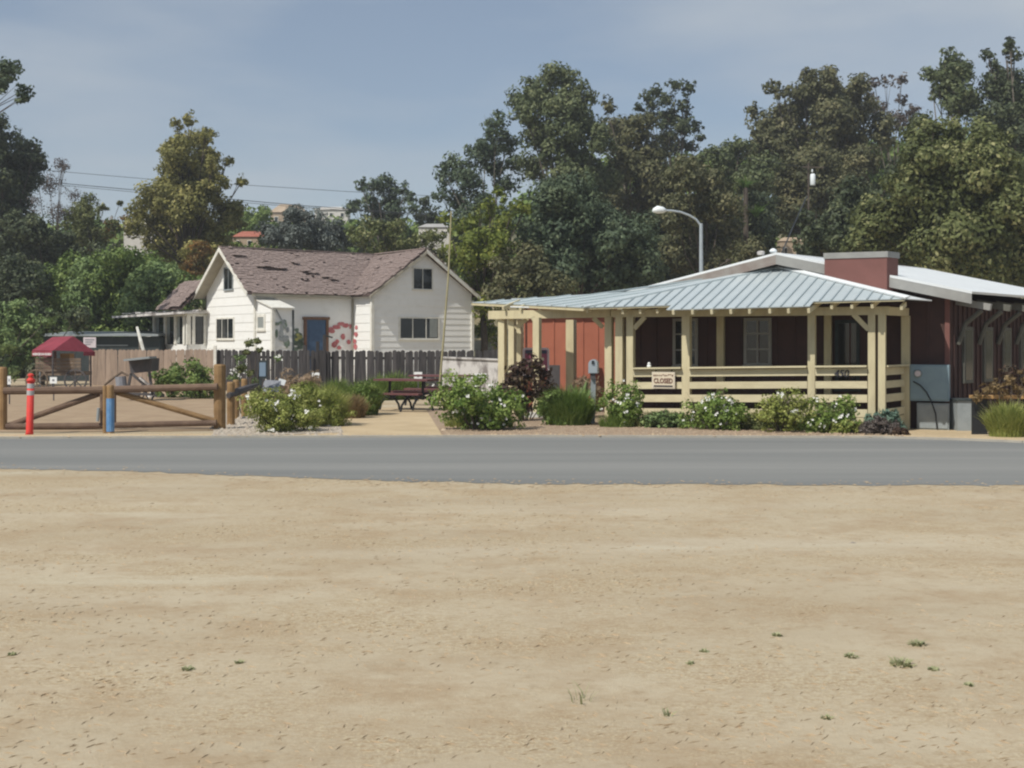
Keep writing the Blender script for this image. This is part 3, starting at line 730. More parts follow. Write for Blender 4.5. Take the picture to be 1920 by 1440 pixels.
# ---- annex: red wall seen through the left bay
RWd = 32.6
ra = P(982, 640, RWd); rb = P(1155, 640, RWd - .8); rt = (rb - ra).normalized(); rn = V((rt.y, -rt.x, 0)); 
ra.z = -.2; rb.z = -.2
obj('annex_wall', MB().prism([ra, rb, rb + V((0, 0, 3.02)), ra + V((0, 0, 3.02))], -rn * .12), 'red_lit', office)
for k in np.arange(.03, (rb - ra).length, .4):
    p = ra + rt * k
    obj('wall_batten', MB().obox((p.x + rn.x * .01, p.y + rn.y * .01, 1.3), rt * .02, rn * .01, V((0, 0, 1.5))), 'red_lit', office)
obj('annex_wall', MB().prism([ra, ra - rn * 3, ra - rn * 3 + V((0, 0, 3.02)), ra + V((0, 0, 3.02))], rt * .1), 'red_wall_shaded', office)
obj('annex_roof', MB().prism([ra + V((0, 0, 3.03)) + rn * .45 - rt * .2, rb + V((0, 0, 3.03)) + rn * .45, rb + V((0, 0, 3.12)) - rn * 3, ra + V((0, 0, 3.12)) - rn * 3 - rt * .2], V((0, 0, .05))), 'metal_roof', office)

# text helper ---------------------------------------------------------------
def text(name, s, size, origin, xdir, nrm, m, parent, extr=.004, shear=0.0, bold=.0, tall=1.0):
    cu = bpy.data.curves.new(name, 'FONT'); cu.body = s; cu.size = size; cu.extrude = extr; cu.shear = shear; cu.offset = bold; cu.resolution_u = 3
    cu.align_x = 'CENTER'; cu.align_y = 'CENTER'
    tmp = bpy.data.objects.new(name, cu); C.objects.link(tmp); bpy.context.view_layer.update()
    me = bpy.data.meshes.new_from_object(tmp.evaluated_get(bpy.context.evaluated_depsgraph_get())); bpy.data.objects.remove(tmp)
    Mx = Matrix((xdir, V((0, 0, tall)), nrm)).transposed().to_4x4(); Mx.translation = origin - LOC(parent)
    me.transform(Mx); me.materials.clear(); me.materials.append(M[m])
    o = bpy.data.objects.new(name, me); C.objects.link(o); o.parent = parent; return o
# house number on the board
p = onF(1577, 700.5, .03); p = onF(1577, 700.5, .01)
text('house_number', '450', .20, p + NO * .01, T, NO, 'ink', office, shear=.25, bold=.003)
# closed sign hanging on the rail
c0 = onF(1244, 713, .07)
sg = thing('closed_sign', 'cream sign reading CLOSED hung on the left porch railing', 'sign', (c0.x, c0.y, c0.z))
hw = (onF(1264, 713, .07) - onF(1221, 713, .07)).length / 2; hh = 15.5 / F * c0.y
obj('panel', MB().obox(c0, T * hw, NO * .012, V((0, 0, hh))), 'sign_border', sg)
obj('face', MB().obox(c0 + NO * .014, T * (hw * .91), NO * .004, V((0, 0, hh * .88))), 'sign_cream', sg)
text('lettering', 'CLOSED', .118, c0 + NO * .024 - V((0, 0, .015)), T, NO, 'sign_brown', sg, bold=.003, tall=1.25)
obj('footer_band', MB().obox(c0 + NO * .02 - V((0, 0, hh * .70)), T * hw * .82, NO * .004, V((0, 0, hh * .09))), 'ink', sg)
mb = MB()
for i in range(11):
    x = -.8 + i * .16; mb.obox(c0 + NO * .02 + T * (hw * x) + V((0, 0, hh * (.58 + (.1 if i in (5, 8, 9) else 0)))), T * hw * .05, NO * .004, V((0, 0, hh * random.uniform(.05, .11))))
obj('small_print', mb, 'sign_brown', sg)
obj('hook', MB().tube([c0 - T * hw * .7 + V((0, 0, hh)), c0 - T * hw * .7 + V((0, 0, hh + .07)) - NO * .06], .008, 5), 'dark_metal', sg)
obj('hook', MB().tube([c0 + T * hw * .7 + V((0, 0, hh)), c0 + T * hw * .7 + V((0, 0, hh + .07)) - NO * .06], .008, 5), 'dark_metal', sg)
# white ornament on the rail
c = onF(1217, 688, 0)
o = thing('rail_ornament', 'small white potted figurine on the porch rail left of the closed sign', 'ornament', c)
obj('pot', MB().lathe(c, [(.04, -.02), (.05, .02), (.04, .045)], 10), 'plain_white', o, smooth=True)
obj('top', MB().lathe(c, [(.02, .045), (.04, .065), (.03, .09), (.01, .105)], 10), 'plain_white', o, smooth=True)
# meter cabinet
c = onW(1742, 718, .30)
cab = thing('meter_cabinet', 'blue grey electric meter cabinet on the red wall right of the porch', 'cabinet', (c.x, c.y, c.z))
s_ = c.y / F
obj('body', MB().obox(c - NO * .14, T * (33 * s_ / math.cos(PHI) * .97), NO * .14, V((0, 0, 34 * s_))), 'cabinet', cab)
obj('door', MB().obox(c + NO * .012, T * (30 * s_ / math.cos(PHI)), NO * .012, V((0, 0, 31 * s_))), 'cabinet', cab)
mc = c + NO * .03 - T * .22 + V((0, 0, .2))
mb = MB(); mb.tube([mc, mc + NO * .07], [.085, .075], 16); obj('meter', mb, 'cabinet_low', cab)
mb = MB(); mb.tube([mc + NO * .072, mc + NO * .076], [.06, .06], 16); obj('meter_face', mb, 'pink_frame', cab)
lowc = onW(1749, 781, .30)
lw = thing('lower_utility_box', 'grey utility box under the blue grey meter cabinet', 'utility box', (lowc.x, lowc.y, 0))
obj('body', MB().obox(lowc - NO * .14, T * (26 * s_ / math.cos(PHI)), NO * .13, V((0, 0, 25 * s_))), 'cabinet_low', lw)
obj('door', MB().obox(lowc + NO * .0, T * (24 * s_ / math.cos(PHI)), NO * .012, V((0, 0, 22 * s_))), 'cabinet_low', lw)
pts = [onW(u, v, .36) for u, v in ((1712, 715), (1725, 722), (1737, 735), (1746, 752), (1754, 775), (1757, 805))]
tagit(obj('black_cable', MB().tube(pts, .014, 6), 'dark_metal', None, loc=pts[-1]), 'black cable running down over the meter cabinet and utility box', 'cable')
# wood bench and low box at the far right
b0 = P(1823, 744, 24.6); b1 = P(1935, 744, 24.6)
t = thing('plank_bench', 'yellow wooden plank bench before the dark side wall at far right', 'bench', (b0.x, 24.6, gz(b0.x, 24.6)))
obj('seat', MB().beam(b0, b1, .35, .06), 'tan_wood', t)
for b in (b0.lerp(b1, .12), b0.lerp(b1, .88)):
    obj('leg', MB().beam(V((b.x, b.y, b.z - .03)), V((b.x, b.y, -.2)), .3, .06), 'dark_metal', t)
c = P(1820, 780, 25.9); zt = CH - (752 - HZ) / F * 25.9
t = thing('equipment_box', 'dark grey equipment box standing by the side wall corner', 'utility box', (c.x, c.y, -.15))
obj('body', MB().obox((c.x, c.y + .3, (zt - .17) / 2), V((.26, 0, 0)), V((0, .25, 0)), V((0, 0, (zt + .17) / 2))), 'cabinet_low', t)
obj('lid', MB().obox((c.x, c.y + .3, zt + .02), V((.29, 0, 0)), V((0, .28, 0)), V((0, 0, .02))), 'shed_dark', t)

# poster board at the annex
c = P(1005, 679, 30.2)
t = thing('framed_poster_board', 'pink framed poster board with magenta picture before the red wall', 'sign', (c.x, c.y, -.0))
s_ = 30.2 / F
def rrect(c, w, h, r, y):
    pts = []
    for qx, qz, a0 in ((1, 1, 0), (-1, 1, 90), (-1, -1, 180), (1, -1, 270)):
        for a in range(0, 91, 30):
            an = math.radians(a0 + a); pts.append(V((c.x + qx * (w - r) + math.cos(an) * r, y, c.z + qz * (h - r) + math.sin(an) * r)))
    return pts
obj('frame', MB().prism(rrect(c, 25 * s_, 27 * s_, .06, c.y), V((0, .05, 0))), 'pink_frame', t)
obj('poster', MB().prism(rrect(c, 21 * s_, 23 * s_, .03, c.y - .012), V((0, .01, 0))), 'magenta', t)
obj('header_band', MB().obox((c.x, c.y - .016, c.z + 19 * s_), V((20 * s_, 0, 0)), V((0, .003, 0)), V((0, 0, 3 * s_))), 'navy', t)
mb = MB()
for a_, b_ in ((14, -8), (16, -16), (12, 6), (-6, -4)): mb.obox((c.x + a_ * s_, c.y - .017, c.z + b_ * s_), V((3 * s_, 0, 0)), V((0, .003, 0)), V((0, 0, 2.5 * s_)))
obj('picture_patch', mb, 'sign_cream', t)
for sx in (-1, 1): obj('leg', MB().beam(V((c.x + sx * .3, c.y + .02, c.z - 26 * s_)), V((c.x + sx * .3, c.y + .02, 0)), .04, .04), 'dark_metal', t)
c = P(1040, 700, 29.8)
t = thing('dark_chair', 'dark high backed chair right of the pink framed poster board', 'chair', (c.x, c.y, 0))
obj('backrest', MB().obox((c.x, c.y, c.z - .1), V((.13, 0, 0)), V((0, .03, 0)), V((0, 0, .3))), 'hopper', t)
obj('seat', MB().obox((c.x, c.y - .2, .45), V((.2, 0, 0)), V((0, .2, 0)), V((0, 0, .03))), 'hopper', t)
for sx in (-1, 1):
    for sy in (-.38, -.02): obj('leg', MB().beam(V((c.x + sx * .16, c.y + sy, .42)), V((c.x + sx * .16, c.y + sy, 0)), .03, .03), 'hopper', t)
# mailbox
mc = G(1111, 795); 
t = thing('mailbox', 'grey metal mailbox on a grey post beside the road', 'mailbox', mc)
s_ = mc.y / F; zt = CH - (674 - HZ) * s_; zm = CH - (700 - HZ) * s_
prof = [V((mc.x + x * s_, mc.y - .1, z)) for x, z in [(-8.5, zm), (8.5, zm), (8.5, zt - .1)] + [(8.5 * math.cos(math.radians(a)), zt - .1 + .1 * math.sin(math.radians(a))) for a in range(20, 161, 20)] + [(-8.5, zt - .1)]]
obj('box', MB().prism(prof, V((.06, .45, 0))), 'grey_metal', t)
c_ = V((mc.x, mc.y - .1, (zm + zt) / 2)); obj('door', MB().prism([c_ + (p - c_) * .93 - V((0, .01, 0)) for p in prof], V((0, .012, 0))), 'grey_metal', t)
obj('latch', MB().obox((mc.x + .0, mc.y - .125, zt - .06), V((.025, 0, 0)), V((0, .012, 0)), V((0, 0, .035))), 'dark_metal', t)
obj('post', MB().beam(mc + V((.0, .05, -.05)), V((mc.x + .02, mc.y + .05, zm - .12)), .1, .1), 'cabinet_low', t)
obj('bracket', MB().obox((mc.x + .01, mc.y + .08, zm - .06), V((.045, 0, 0)), V((0, .15, 0)), V((0, 0, .06))), 'hopper', t)

# ================================================================ WHITE HOUSE
TH = math.radians(37); E1 = V((math.cos(TH), math.sin(TH), 0)); E2 = V((-math.sin(TH), math.cos(TH), 0)); NB = -E2; NA = -E1
K = V(((698 - 960) / F * 51, 51, 0))
def H(p, q, z=0.): return K + E1 * p + E2 * q + V((0, 0, z))
WG = (hit(884, 640, K, NB) - K).dot(E1)
Q1 = 1.6; PL = -4.48; QB = Q1 + 4.9; QF = .05; RZ = 5.58; EZ = 3.62; OV = .28
pitchW = (RZ - EZ) / (WG / 2 + OV); pitchM = (RZ - EZ) / (4.9 / 2 + OV)
hs = thing('white_farmhouse', 'white board farmhouse with worn brown shingle roof behind the dark fence', 'house', K)
def siding(poly, nrm, bh=.25, m='white_paint', parent=hs):
    z0 = min(p.z for p in poly); z1 = max(p.z for p in poly); z = z0
    up = V((0, 0, 1))
    while z < z1 - .02:
        q = clip(poly, up, z, min(z + bh, z1)); 
        if len(q) >= 3:
            n = len(q); js = random.uniform(-.003, .003)
            fr = [p + nrm * (.026 - (.019 if bh < .3 else .015) * (p.z - z) / bh + js) for p in q]; vs = q + fr
            obj('siding_board', MB().add(vs, [list(range(n, 2 * n)), list(range(n))[::-1]] + [[i, (i + 1) % n, n + (i + 1) % n, n + i] for i in range(n)]), m, parent)
        z += bh
ez = EZ + OV * pitchW
wb = [H(0, 0, 0), H(WG, 0, 0), H(WG, 0, ez), H(WG / 2, 0, RZ - .05), H(0, 0, ez)]
siding(wb, NB); obj('wall', MB().prism(wb, E2 * .1), 'white_paint', hs)
wa = [H(0, Q1, 0), H(0, 0, 0), H(0, 0, ez), H(0, Q1, ez)]
siding(wa, NA, .36); obj('wall', MB().prism(wa, E1 * .1), 'white_paint', hs)
wm = [H(PL, Q1, 0), H(0, Q1, 0), H(0, Q1, ez), H(PL, Q1, ez)]
siding(wm, NB, .5); obj('wall', MB().prism(wm, E2 * .1), 'white_paint', hs)
wl = [H(PL, QB, 0), H(PL, Q1, 0), H(PL, Q1, ez), H(PL, (Q1 + QB) / 2, RZ - .05), H(PL, QB, ez)]
siding(wl, NA, .36); obj('wall', MB().prism(wl, E1 * .1), 'white_paint', hs)
zt1 = 3.42; zt2 = 3.05
wn = [H(PL, Q1, 0), H(PL, QF, 0), H(PL, QF, zt2), H(PL, Q1, zt1)]
siding(wn, NA, .36); obj('wall', MB().prism(wn, E1 * .08), 'white_paint', hs)
wf = [H(PL, QF, 0), H(PL + .82, QF, 0), H(PL + .82, QF, zt2), H(PL, QF, zt2)]
siding(wf, NB, .5); obj('wall', MB().prism(wf, E2 * .08), 'white_paint', hs)
obj('wall', MB().prism([H(PL + .82, QF, 0), H(PL + .82, Q1, 0), H(PL + .82, Q1, zt1), H(PL + .82, QF, zt2)], -E1 * .08), 'white_paint', hs)
obj('lean_to_roof', MB().prism([H(PL - .1, QF - .12, zt2), H(PL + .9, QF - .12, zt2), H(PL + .9, Q1, zt1 + .03), H(PL - .1, Q1, zt1 + .03)], V((0, 0, .04))), 'white_trim', hs)
obj('wall', MB().prism([H(WG, 0, 0), H(WG, QB, 0), H(WG, QB, ez), H(WG, 0, ez)], -E1 * .1), 'white_paint', hs)
obj('wall', MB().prism([H(WG, QB, 0), H(PL, QB, 0), H(PL, QB, ez), H(WG, QB, ez)], -E2 * .1), 'white_paint', hs)
for p, q in ((0, 0), (WG, 0), (PL, Q1), (PL, QF)):
    obj('corner_board', MB().obox(H(p, q, 1.7) - E2 * .02 - E1 * .02 * (1 if p <= 0 else -1), E1 * .065, E2 * .065, V((0, 0, 1.85 if q == Q1 or p >= 0 else 1.3))), 'white_trim', hs)
obj('downpipe', MB().tube([H(PL + .86, QF - .02, 3.0), H(PL + .86, QF - .02, 0)], .045, 8), 'shed_dark', hs)
obj('downpipe', MB().tube([H(-.06, Q1 - .06, 3.55), H(-.06, Q1 - .06, 0)], .04, 8), 'soffit', hs)
# roofs
def roofslab(poly, m='shingle_dark', th=.07, name='roof'): return obj(name, MB().prism(poly, V((0, 0, th))), m, hs)
def shingles(poly, sdir, course=.13, holes=()):
    n = (poly[1] - poly[0]).cross(poly[2] - poly[0]).normalized(); n = n if n.z > 0 else -n
    sdir = sdir.normalized(); r = n.cross(sdir).normalized(); r = r if r.z > 0 else -r
    o = poly[0]; P2 = [((p - o).dot(sdir), (p - o).dot(r)) for p in poly]
    def inside(x, y):
        c = False; j = len(P2) - 1
        for i in range(len(P2)):
            xi, yi = P2[i]; xj, yj = P2[j]
            if (yi > y) != (yj > y) and x < (xj - xi) * (y - yi) / (yj - yi) + xi: c = not c
            j = i
        return c
    x0 = min(p[0] for p in P2); x1 = max(p[0] for p in P2); y0 = min(p[1] for p in P2); y1 = max(p[1] for p in P2)
    mb = MB(); y = y0
    while y < y1:
        x = x0 + random.uniform(-.1, 0)
        while x < x1:
            w = random.uniform(.09, .2)
            cx, cy = x + w / 2, y + course / 2
            bad = any((cx - hx) ** 2 / (ha * ha) + (cy - hy) ** 2 / (hb * hb) < 1 for hx, hy, ha, hb in holes)
            miss = math.sin(cx * 2.3 + 1) * math.cos(cy * 3.1 + cx) > .86 and random.random() < .35
            if inside(cx, cy) and not bad and random.random() > .006 and not miss:
                th = random.uniform(.010, .026); lift = random.uniform(0, .018) + (.05 * random.random() if random.random() < .015 else 0)
                sag = -.035 * math.sin(cx * 1.1 + 1.3) * math.sin(cy * 1.5)
                c = o + sdir * cx + r * (cy + random.uniform(-.015, .015)) + n * (.085 + th / 2 + lift + sag * .5)
                tl = (r * 1 - n * .10).normalized(); mb.obox(c, sdir * (w / 2 - .004), tl * course * .62, tl.cross(sdir).normalized() * (th / 2 + .004))
            x += w
        y += course
    return obj('shingles', mb, 'shingle', hs, kind='stuff')
mid = (Q1 + QB) / 2; ridL = PL - .5; qe = Q1 - OV; valley = 0
# main front slope: left verge to valley with the wing
vb = H(-OV, qe, EZ); vt = H(WG / 2, mid, RZ)
f1 = [H(ridL, qe, EZ), vb, vt, H(ridL, mid, RZ)]
roofslab(f1)
sdm = E1
sh_holes = ((3.5, 1.3, .16, .07), (1.9, 1.75, .4, .03), (3.1, 1.45, .2, .035))
shingles(f1, sdm, holes=sh_holes)
# ragged lifted courses that throw the dark lines
mb = MB(); o_ = f1[0]; n_ = (f1[1] - f1[0]).cross(f1[2] - f1[0]).normalized(); n_ = n_ if n_.z > 0 else -n_; r_ = n_.cross(E1); r_ = r_ if r_.z > 0 else -r_
for (sx, sy, ln) in ((1.15, 1.95, .5), (1.6, 1.92, .45), (2.0, 1.86, .5), (3.1, 1.7, .4), (3.4, 1.62, .45), (3.9, 1.30, .5), (4.2, 1.15, .4), (.4, 2.75, .6), (2.9, 2.35, .35)):
    for i in range(3):
        c = o_ + E1 * (sx + i * ln / 3) + r_ * (sy + random.uniform(-.03, .03)) + n_ * (.15 + random.uniform(0, .04)); tl = (r_ - n_ * random.uniform(.3, .5)).normalized()
        mb.obox(c, E1 * ln / 6, tl * .13, tl.cross(E1).normalized() * .012)
obj('lifted_shingles', mb, 'shingle', hs, kind='stuff')
# back slope of main
roofslab([H(ridL, mid, RZ), H(WG / 2, mid, RZ), H(WG / 2, QB + OV, EZ), H(ridL, QB + OV, EZ)])
# wing slopes
f2 = [H(-OV, -OV, EZ), H(WG / 2, -OV, RZ), vt, vb]
roofslab(f2); shingles(f2, E2)
f3 = [H(WG + OV, -OV, EZ), H(WG + OV, QB + OV, EZ), H(WG / 2, QB + OV, RZ), H(WG / 2, -OV, RZ)]
roofslab(f3); shingles(f3, E2)
obj('ridge_cap', MB().beam(H(ridL, mid, RZ + .13), H(WG / 2, mid, RZ + .13), .22, .05), 'shingle', hs)
obj('ridge_cap', MB().beam(H(WG / 2, -OV, RZ + .13), H(WG / 2, mid, RZ + .13), .22, .05), 'shingle', hs)
# verge boards
def verge(a, b, nrm, h=.17, m='white_trim'):
    dn = V((0, 0, -h)); obj('verge_board', MB().prism([a, b, b + dn, a + dn], nrm * .04), m, hs)
up_ = V((0, 0, .09))
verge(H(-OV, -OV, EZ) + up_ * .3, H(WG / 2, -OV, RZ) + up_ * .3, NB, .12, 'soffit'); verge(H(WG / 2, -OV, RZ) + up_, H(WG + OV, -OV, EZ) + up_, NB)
verge(H(ridL, qe, EZ) + up_, H(ridL, mid, RZ) + up_, NA); verge(H(ridL, mid, RZ) + up_, H(ridL, QB + OV, EZ) + up_, NA)
# soffits under the left gable overhang and wing
obj('soffit', MB().prism([H(ridL, mid, RZ - .02), H(PL, mid, RZ - .02), H(PL, QB + OV, EZ - .02), H(ridL, QB + OV, EZ - .02)], V((0, 0, .015))), 'soffit', hs)
obj('gutter_board', MB().beam(H(ridL + .2, qe, EZ), H(-OV, qe, EZ), .04, .10), 'soffit', hs)
# rear left lean-to roof and glazed porch
srw = .92; srl = 3.9
def HS(p, q, z): return H(PL - p, QB + q, z)
SZ = 3.02
f4 = [HS(.0, 0, 4.35), HS(.05, 2.6, 4.35), HS(1.3, 2.6, SZ + .1), HS(1.15, 0, SZ + .1)]
roofslab(f4); shingles(f4, E2)
obj('sunroom_roof', MB().prism([HS(0, -.25, SZ - .05), HS(1.15, -.3, SZ - .08), HS(2.1, 1.5, SZ - .16), HS(2.6, 4.6, SZ - .22), HS(0, 4.2, SZ)], V((0, 0, .09))), 'plaster', hs)
mb = MB()
for i in range(26):
    q_ = random.uniform(-.2, 4.2); x = random.uniform(.2, .9) + max(0, q_) * .33; mb.obox(HS(x, q_, SZ + .05 - x * .045 + random.uniform(0, .06)), E1 * random.uniform(.08, .25), E2 * random.uniform(.06, .2), V((random.uniform(-.02, .02), 0, random.uniform(.015, .04))))
obj('roof_debris', mb, 'plaster', hs, kind='stuff')
sb = 1.62
obj('sunroom_wall', MB().prism([HS(0, 0, 0), HS(srw, 0, 0), HS(srw, 0, sb), HS(0, 0, sb)], E2 * .1), 'white_paint', hs)
SN2 = -E1
def mull(p, q, w, along): obj('mullion', MB().obox(HS(p, q, (sb + SZ - .08) / 2), along * w, (E2 if along is E1 else E1) * .05, V((0, 0, (SZ - .08 - sb) / 2))), 'white_trim', hs)
for x in (.10, .62): mull(x, 0, .06, E1)
mull(srw - .08, .02, .09, E1)
obj('lintel', MB().obox(HS(srw / 2, 0, SZ - .12), E1 * srw / 2, E2 * .055, V((0, 0, .06))), 'white_trim', hs)
obj('pane', MB().obox(HS(srw / 2, .05, (sb + SZ) / 2 - .05), E1 * (srw / 2 - .03), E2 * .01, V((0, 0, (SZ - sb) / 2 - .06))), 'glass', hs)
obj('sunroom_wall', MB().prism([HS(srw, 0, 0), HS(srw, srl, 0), HS(srw, srl, sb), HS(srw, 0, sb)], E1 * .08), 'white_paint', hs)
obj('lintel', MB().obox(HS(srw, srl / 2, SZ - .12), E2 * srl / 2, E1 * .055, V((0, 0, .06))), 'white_trim', hs)
obj('pane', MB().obox(HS(srw - .05, srl / 2, (sb + SZ) / 2 - .05), E2 * (srl / 2 - .03), E1 * .01, V((0, 0, (SZ - sb) / 2 - .06))), 'glass', hs)
for q in (.25, 1.25, 2.45, 3.8): mull(srw, q, .10, E2)
for q in (1.0, 2.15, 3.45): obj('curtain', MB().obox(HS(srw - .02, q, (sb + SZ) / 2 - .05), E2 * .16, E1 * .006, V((0, 0, (SZ - sb) / 2 - .1))), 'curtain', hs)
obj('sunroom_wall', MB().prism([HS(srw, srl, 0), HS(0, srl, 0), HS(0, srl, SZ - .1), HS(srw, srl, SZ - .1)], E2 * .08), 'white_paint', hs)
# windows
PLp = H(PL, 0)
window(421.5, 501, 438.5, 543.5, PLp, -E2, NA, hs, 2, 1, 'shed_roof', .05, proud=.06)
window(407, 595, 440.5, 636, PLp, -E2, NA, hs, 3, 1, 'white_trim', .07, proud=.06)
window(483, 589, 499, 618, PLp, -E2, NA, hs, 1, 1, 'white_trim', .12, 'curtain', proud=.06)
window(772.5, 502, 810.5, 543, K, E1, NB, hs, 2, 1, 'white_trim', .05, proud=.06)
w1 = window(747, 594, 823, 636, K, E1, NB, hs, 3, 1, 'white_trim', .07, proud=.06)
a = hit(806, 615, K + NB * .05, NB); b = hit(820, 615, K + NB * .05, NB)
obj('curtain', MB().obox((a + b) / 2, E1 * ((b - a).length / 2), NB * .006, V((0, 0, .40))), 'curtain', w1)
# door
dp = H(0, Q1); a = hit(569, 630, dp, NB); b = hit(614, 630, dp, NB); c = hit(590, 596, dp, NB)
wd = (b - a).length; a = V((a.x, a.y, 0))
dr = obj('door', MB().obox(a + E1 * wd / 2 + NB * .05 + V((0, 0, (c.z + .5) / 2)), E1 * (wd / 2 - .12), NB * .02, V((0, 0, (c.z - .5) / 2 - .05))), 'door_blue', hs)
for i in range(5): obj('door_panel', MB().obox(a + E1 * wd / 2 + NB * .074 + V((0, 0, c.z - .38 - i * .36)), E1 * (wd / 2 - .22), NB * .008, V((0, 0, .13))), 'door_blue', dr)
fr = MB()
for sx in (.05, wd - .05): fr.obox(a + E1 * sx + NB * .06 + V((0, 0, (c.z + .4) / 2)), E1 * .06, NB * .04, V((0, 0, (c.z - .4) / 2)))
fr.obox(a + E1 * wd / 2 + NB * .065 + V((0, 0, c.z - .02)), E1 * (wd / 2 + .06), NB * .045, V((0, 0, .06)))
obj('door_frame', fr, 'door_frame', dr)
# mural
def blob2(mb, c, xd, rx, rz, nrm, seg=8):
    vs = [c + xd * (math.cos(i * 2 * math.pi / seg) * rx * random.uniform(.75, 1.15)) + V((0, 0, math.sin(i * 2 * math.pi / seg) * rz * random.uniform(.75, 1.15))) for i in range(seg)]
    mb.add(vs, [list(range(seg))])
ml = {'mural_red': MB(), 'mural_green': MB(), 'mural_grey': MB(), 'mural_yellow': MB()}
for (u, v, rx, rz) in ((632, 613, 9, 5), (640, 607, 8, 4), (648, 610, 7, 5), (622, 621, 8, 4), (643, 631, 5, 7), (628, 645, 7, 5), (632, 640, 5, 5), (636, 652, 5, 4), (654, 641, 4, 5), (620, 617, 7, 4), (657, 612, 3, 5), (627, 648, 6, 4)):
    blob2(ml['mural_red'], hit(u, v, dp + NB * .042, NB), E1, rx * .023, rz * .022, NB)
for (u, v, rx, rz) in ((667, 627, 4, 5), (664, 640, 5, 5), (666, 650, 4, 6), (668, 614, 3, 5)):
    blob2(ml['mural_red'], hit(u, v, K + NA * .042, NA), -E2, rx * .04, rz * .022, NA)
for i in range(14):
    blob2(ml['mural_green'], hit(random.uniform(552, 566), random.uniform(612, 655), dp + NB * .042, NB), E1, random.uniform(.08, .2), random.uniform(.06, .16), NB)
for i in range(4): blob2(ml['mural_yellow'], hit(random.uniform(556, 564), random.uniform(620, 640), dp + NB * .045, NB), E1, .1, .07, NB)
lf = H(PL, QF) + NB * .042
for i in range(18):
    blob2(ml[random.choice(['mural_green', 'mural_grey', 'mural_grey'])], hit(random.uniform(517, 541), random.uniform(600, 648), lf + NB * i * .001, NB), E1, random.uniform(.06, .16), random.uniform(.06, .2), NB)
ml['mural_grey'].add([hit(u, v, lf + NB * .02, NB) for u, v in ((516, 580), (519, 580), (541, 622), (538, 622))], [(0, 1, 2, 3)])
for k_, mb in ml.items(): obj('mural', mb, k_, hs, kind='stuff')

# ================================================================ FENCES
def picket_fence(name, label, pts, ztops, m, pw=.145, gap=.0, zvar=.02, rail=True, lean=0.01, cat='fence', group=None):
    t = thing(name, label, cat, pts[0], group)
    for (a, b), (za, zb_) in zip(zip(pts[:-1], pts[1:]), zip(ztops[:-1], ztops[1:])):
        d = (b - a); l = d.length; d.normalize(); nn = V((d.y, -d.x, 0)); k = 0
        while k < l - pw * .5:
            p = a + d * (k + pw / 2); z = za + (zb_ - za) * k / l + random.uniform(-zvar, zvar); ww = pw / 2 - gap - random.uniform(.001, .006)
            g0 = gz(p.x, p.y)
            tilt = random.gauss(0, lean)
            vs = [p + d * (-ww), p + d * ww, p + d * (ww + tilt) + V((0, 0, z - .04)), p + d * (ww * .4 + tilt) + V((0, 0, z)), p + d * (-ww * .4 + tilt) + V((0, 0, z)), p + d * (-ww + tilt) + V((0, 0, z - .04))]
            obj('picket', MB().prism([q + V((0, 0, g0)) + nn * random.uniform(-.006, .006) for q in vs], nn * .02), m, t)
            k += pw
        if rail:
            for zz in (.3, (za + zb_) / 2 - .25):
                obj('rail', MB().beam(a - nn * .04 + V((0, 0, zz)), b - nn * .04 + V((0, 0, zz)), .04, .09), m, t)
    return t
def FD(u, d): x = (u - 960) / F * d; return V((x, d, 0))
picket_fence('plank_fence', 'tan weathered plank fence left of the white farmhouse', [FD(168, 48.6), FD(402, 46.8)], [1.42, 1.44], 'fence_tan', .19)
picket_fence('picket_fence', 'dark weathered picket fence in front of the white farmhouse', [FD(406, 43.6), FD(500, 43.0), FD(640, 42.4), FD(800, 42), FD(934, 41.6)], [1.45, 1.44, 1.42, 1.42, 1.45], 'fence_dark', .15, zvar=.03, lean=.02)
obj('fence_end_post', MB().box(FD(404, 43.5).x - .05, 43.4, 0, FD(404, 43.5).x + .05, 43.5, 1.6), 'white_trim', None, loc=FD(404, 43.5), label='thin white post where the tan and dark fences meet', cat='post')
for u_, zt_ in ((572, 1.62), (596, 1.75), (609, 1.98)):
    tagit(obj('stub_post', MB().box(FD(u_, 42.3).x - .05, 42.2, 0, FD(u_, 42.3).x + .05, 42.3, zt_), 'fence_dark', None, loc=FD(u_, 42.25)), {572: 'shortest dark post sticking up left of the blue door', 596: 'dark stub post before the blue door', 609: 'tallest dark post with a crossbar right of the blue door'}[u_], 'post')
tagit(obj('crossbar', MB().beam(V((FD(608, 42).x, 42.2, 1.95)), V((FD(622, 42).x, 42.2, 1.88)), .04, .05), 'dark_metal', None, loc=V((FD(608, 42).x, 42.2, 1.9))), 'short dark crossbar on the post right of the blue door', 'bar')
# pale plaster wall right of the picnic tables
a = FD(829, 37.5); b = FD(936, 36.8)
t = thing('plaster_wall', 'mottled white garden wall between the slanted pole and the porch', 'wall', a)
obj('panel', MB().prism([a, b, b + V((0, 0, 1.18)), a + V((0, 0, 1.24))], V((0, .12, 0))), 'plaster', t)  # pale plaster mottled unevenly with darker grey
obj('coping', MB().beam(a + V((0, .05, 1.26)), b + V((0, .05, 1.2)), .2, .05), 'plaster', t)

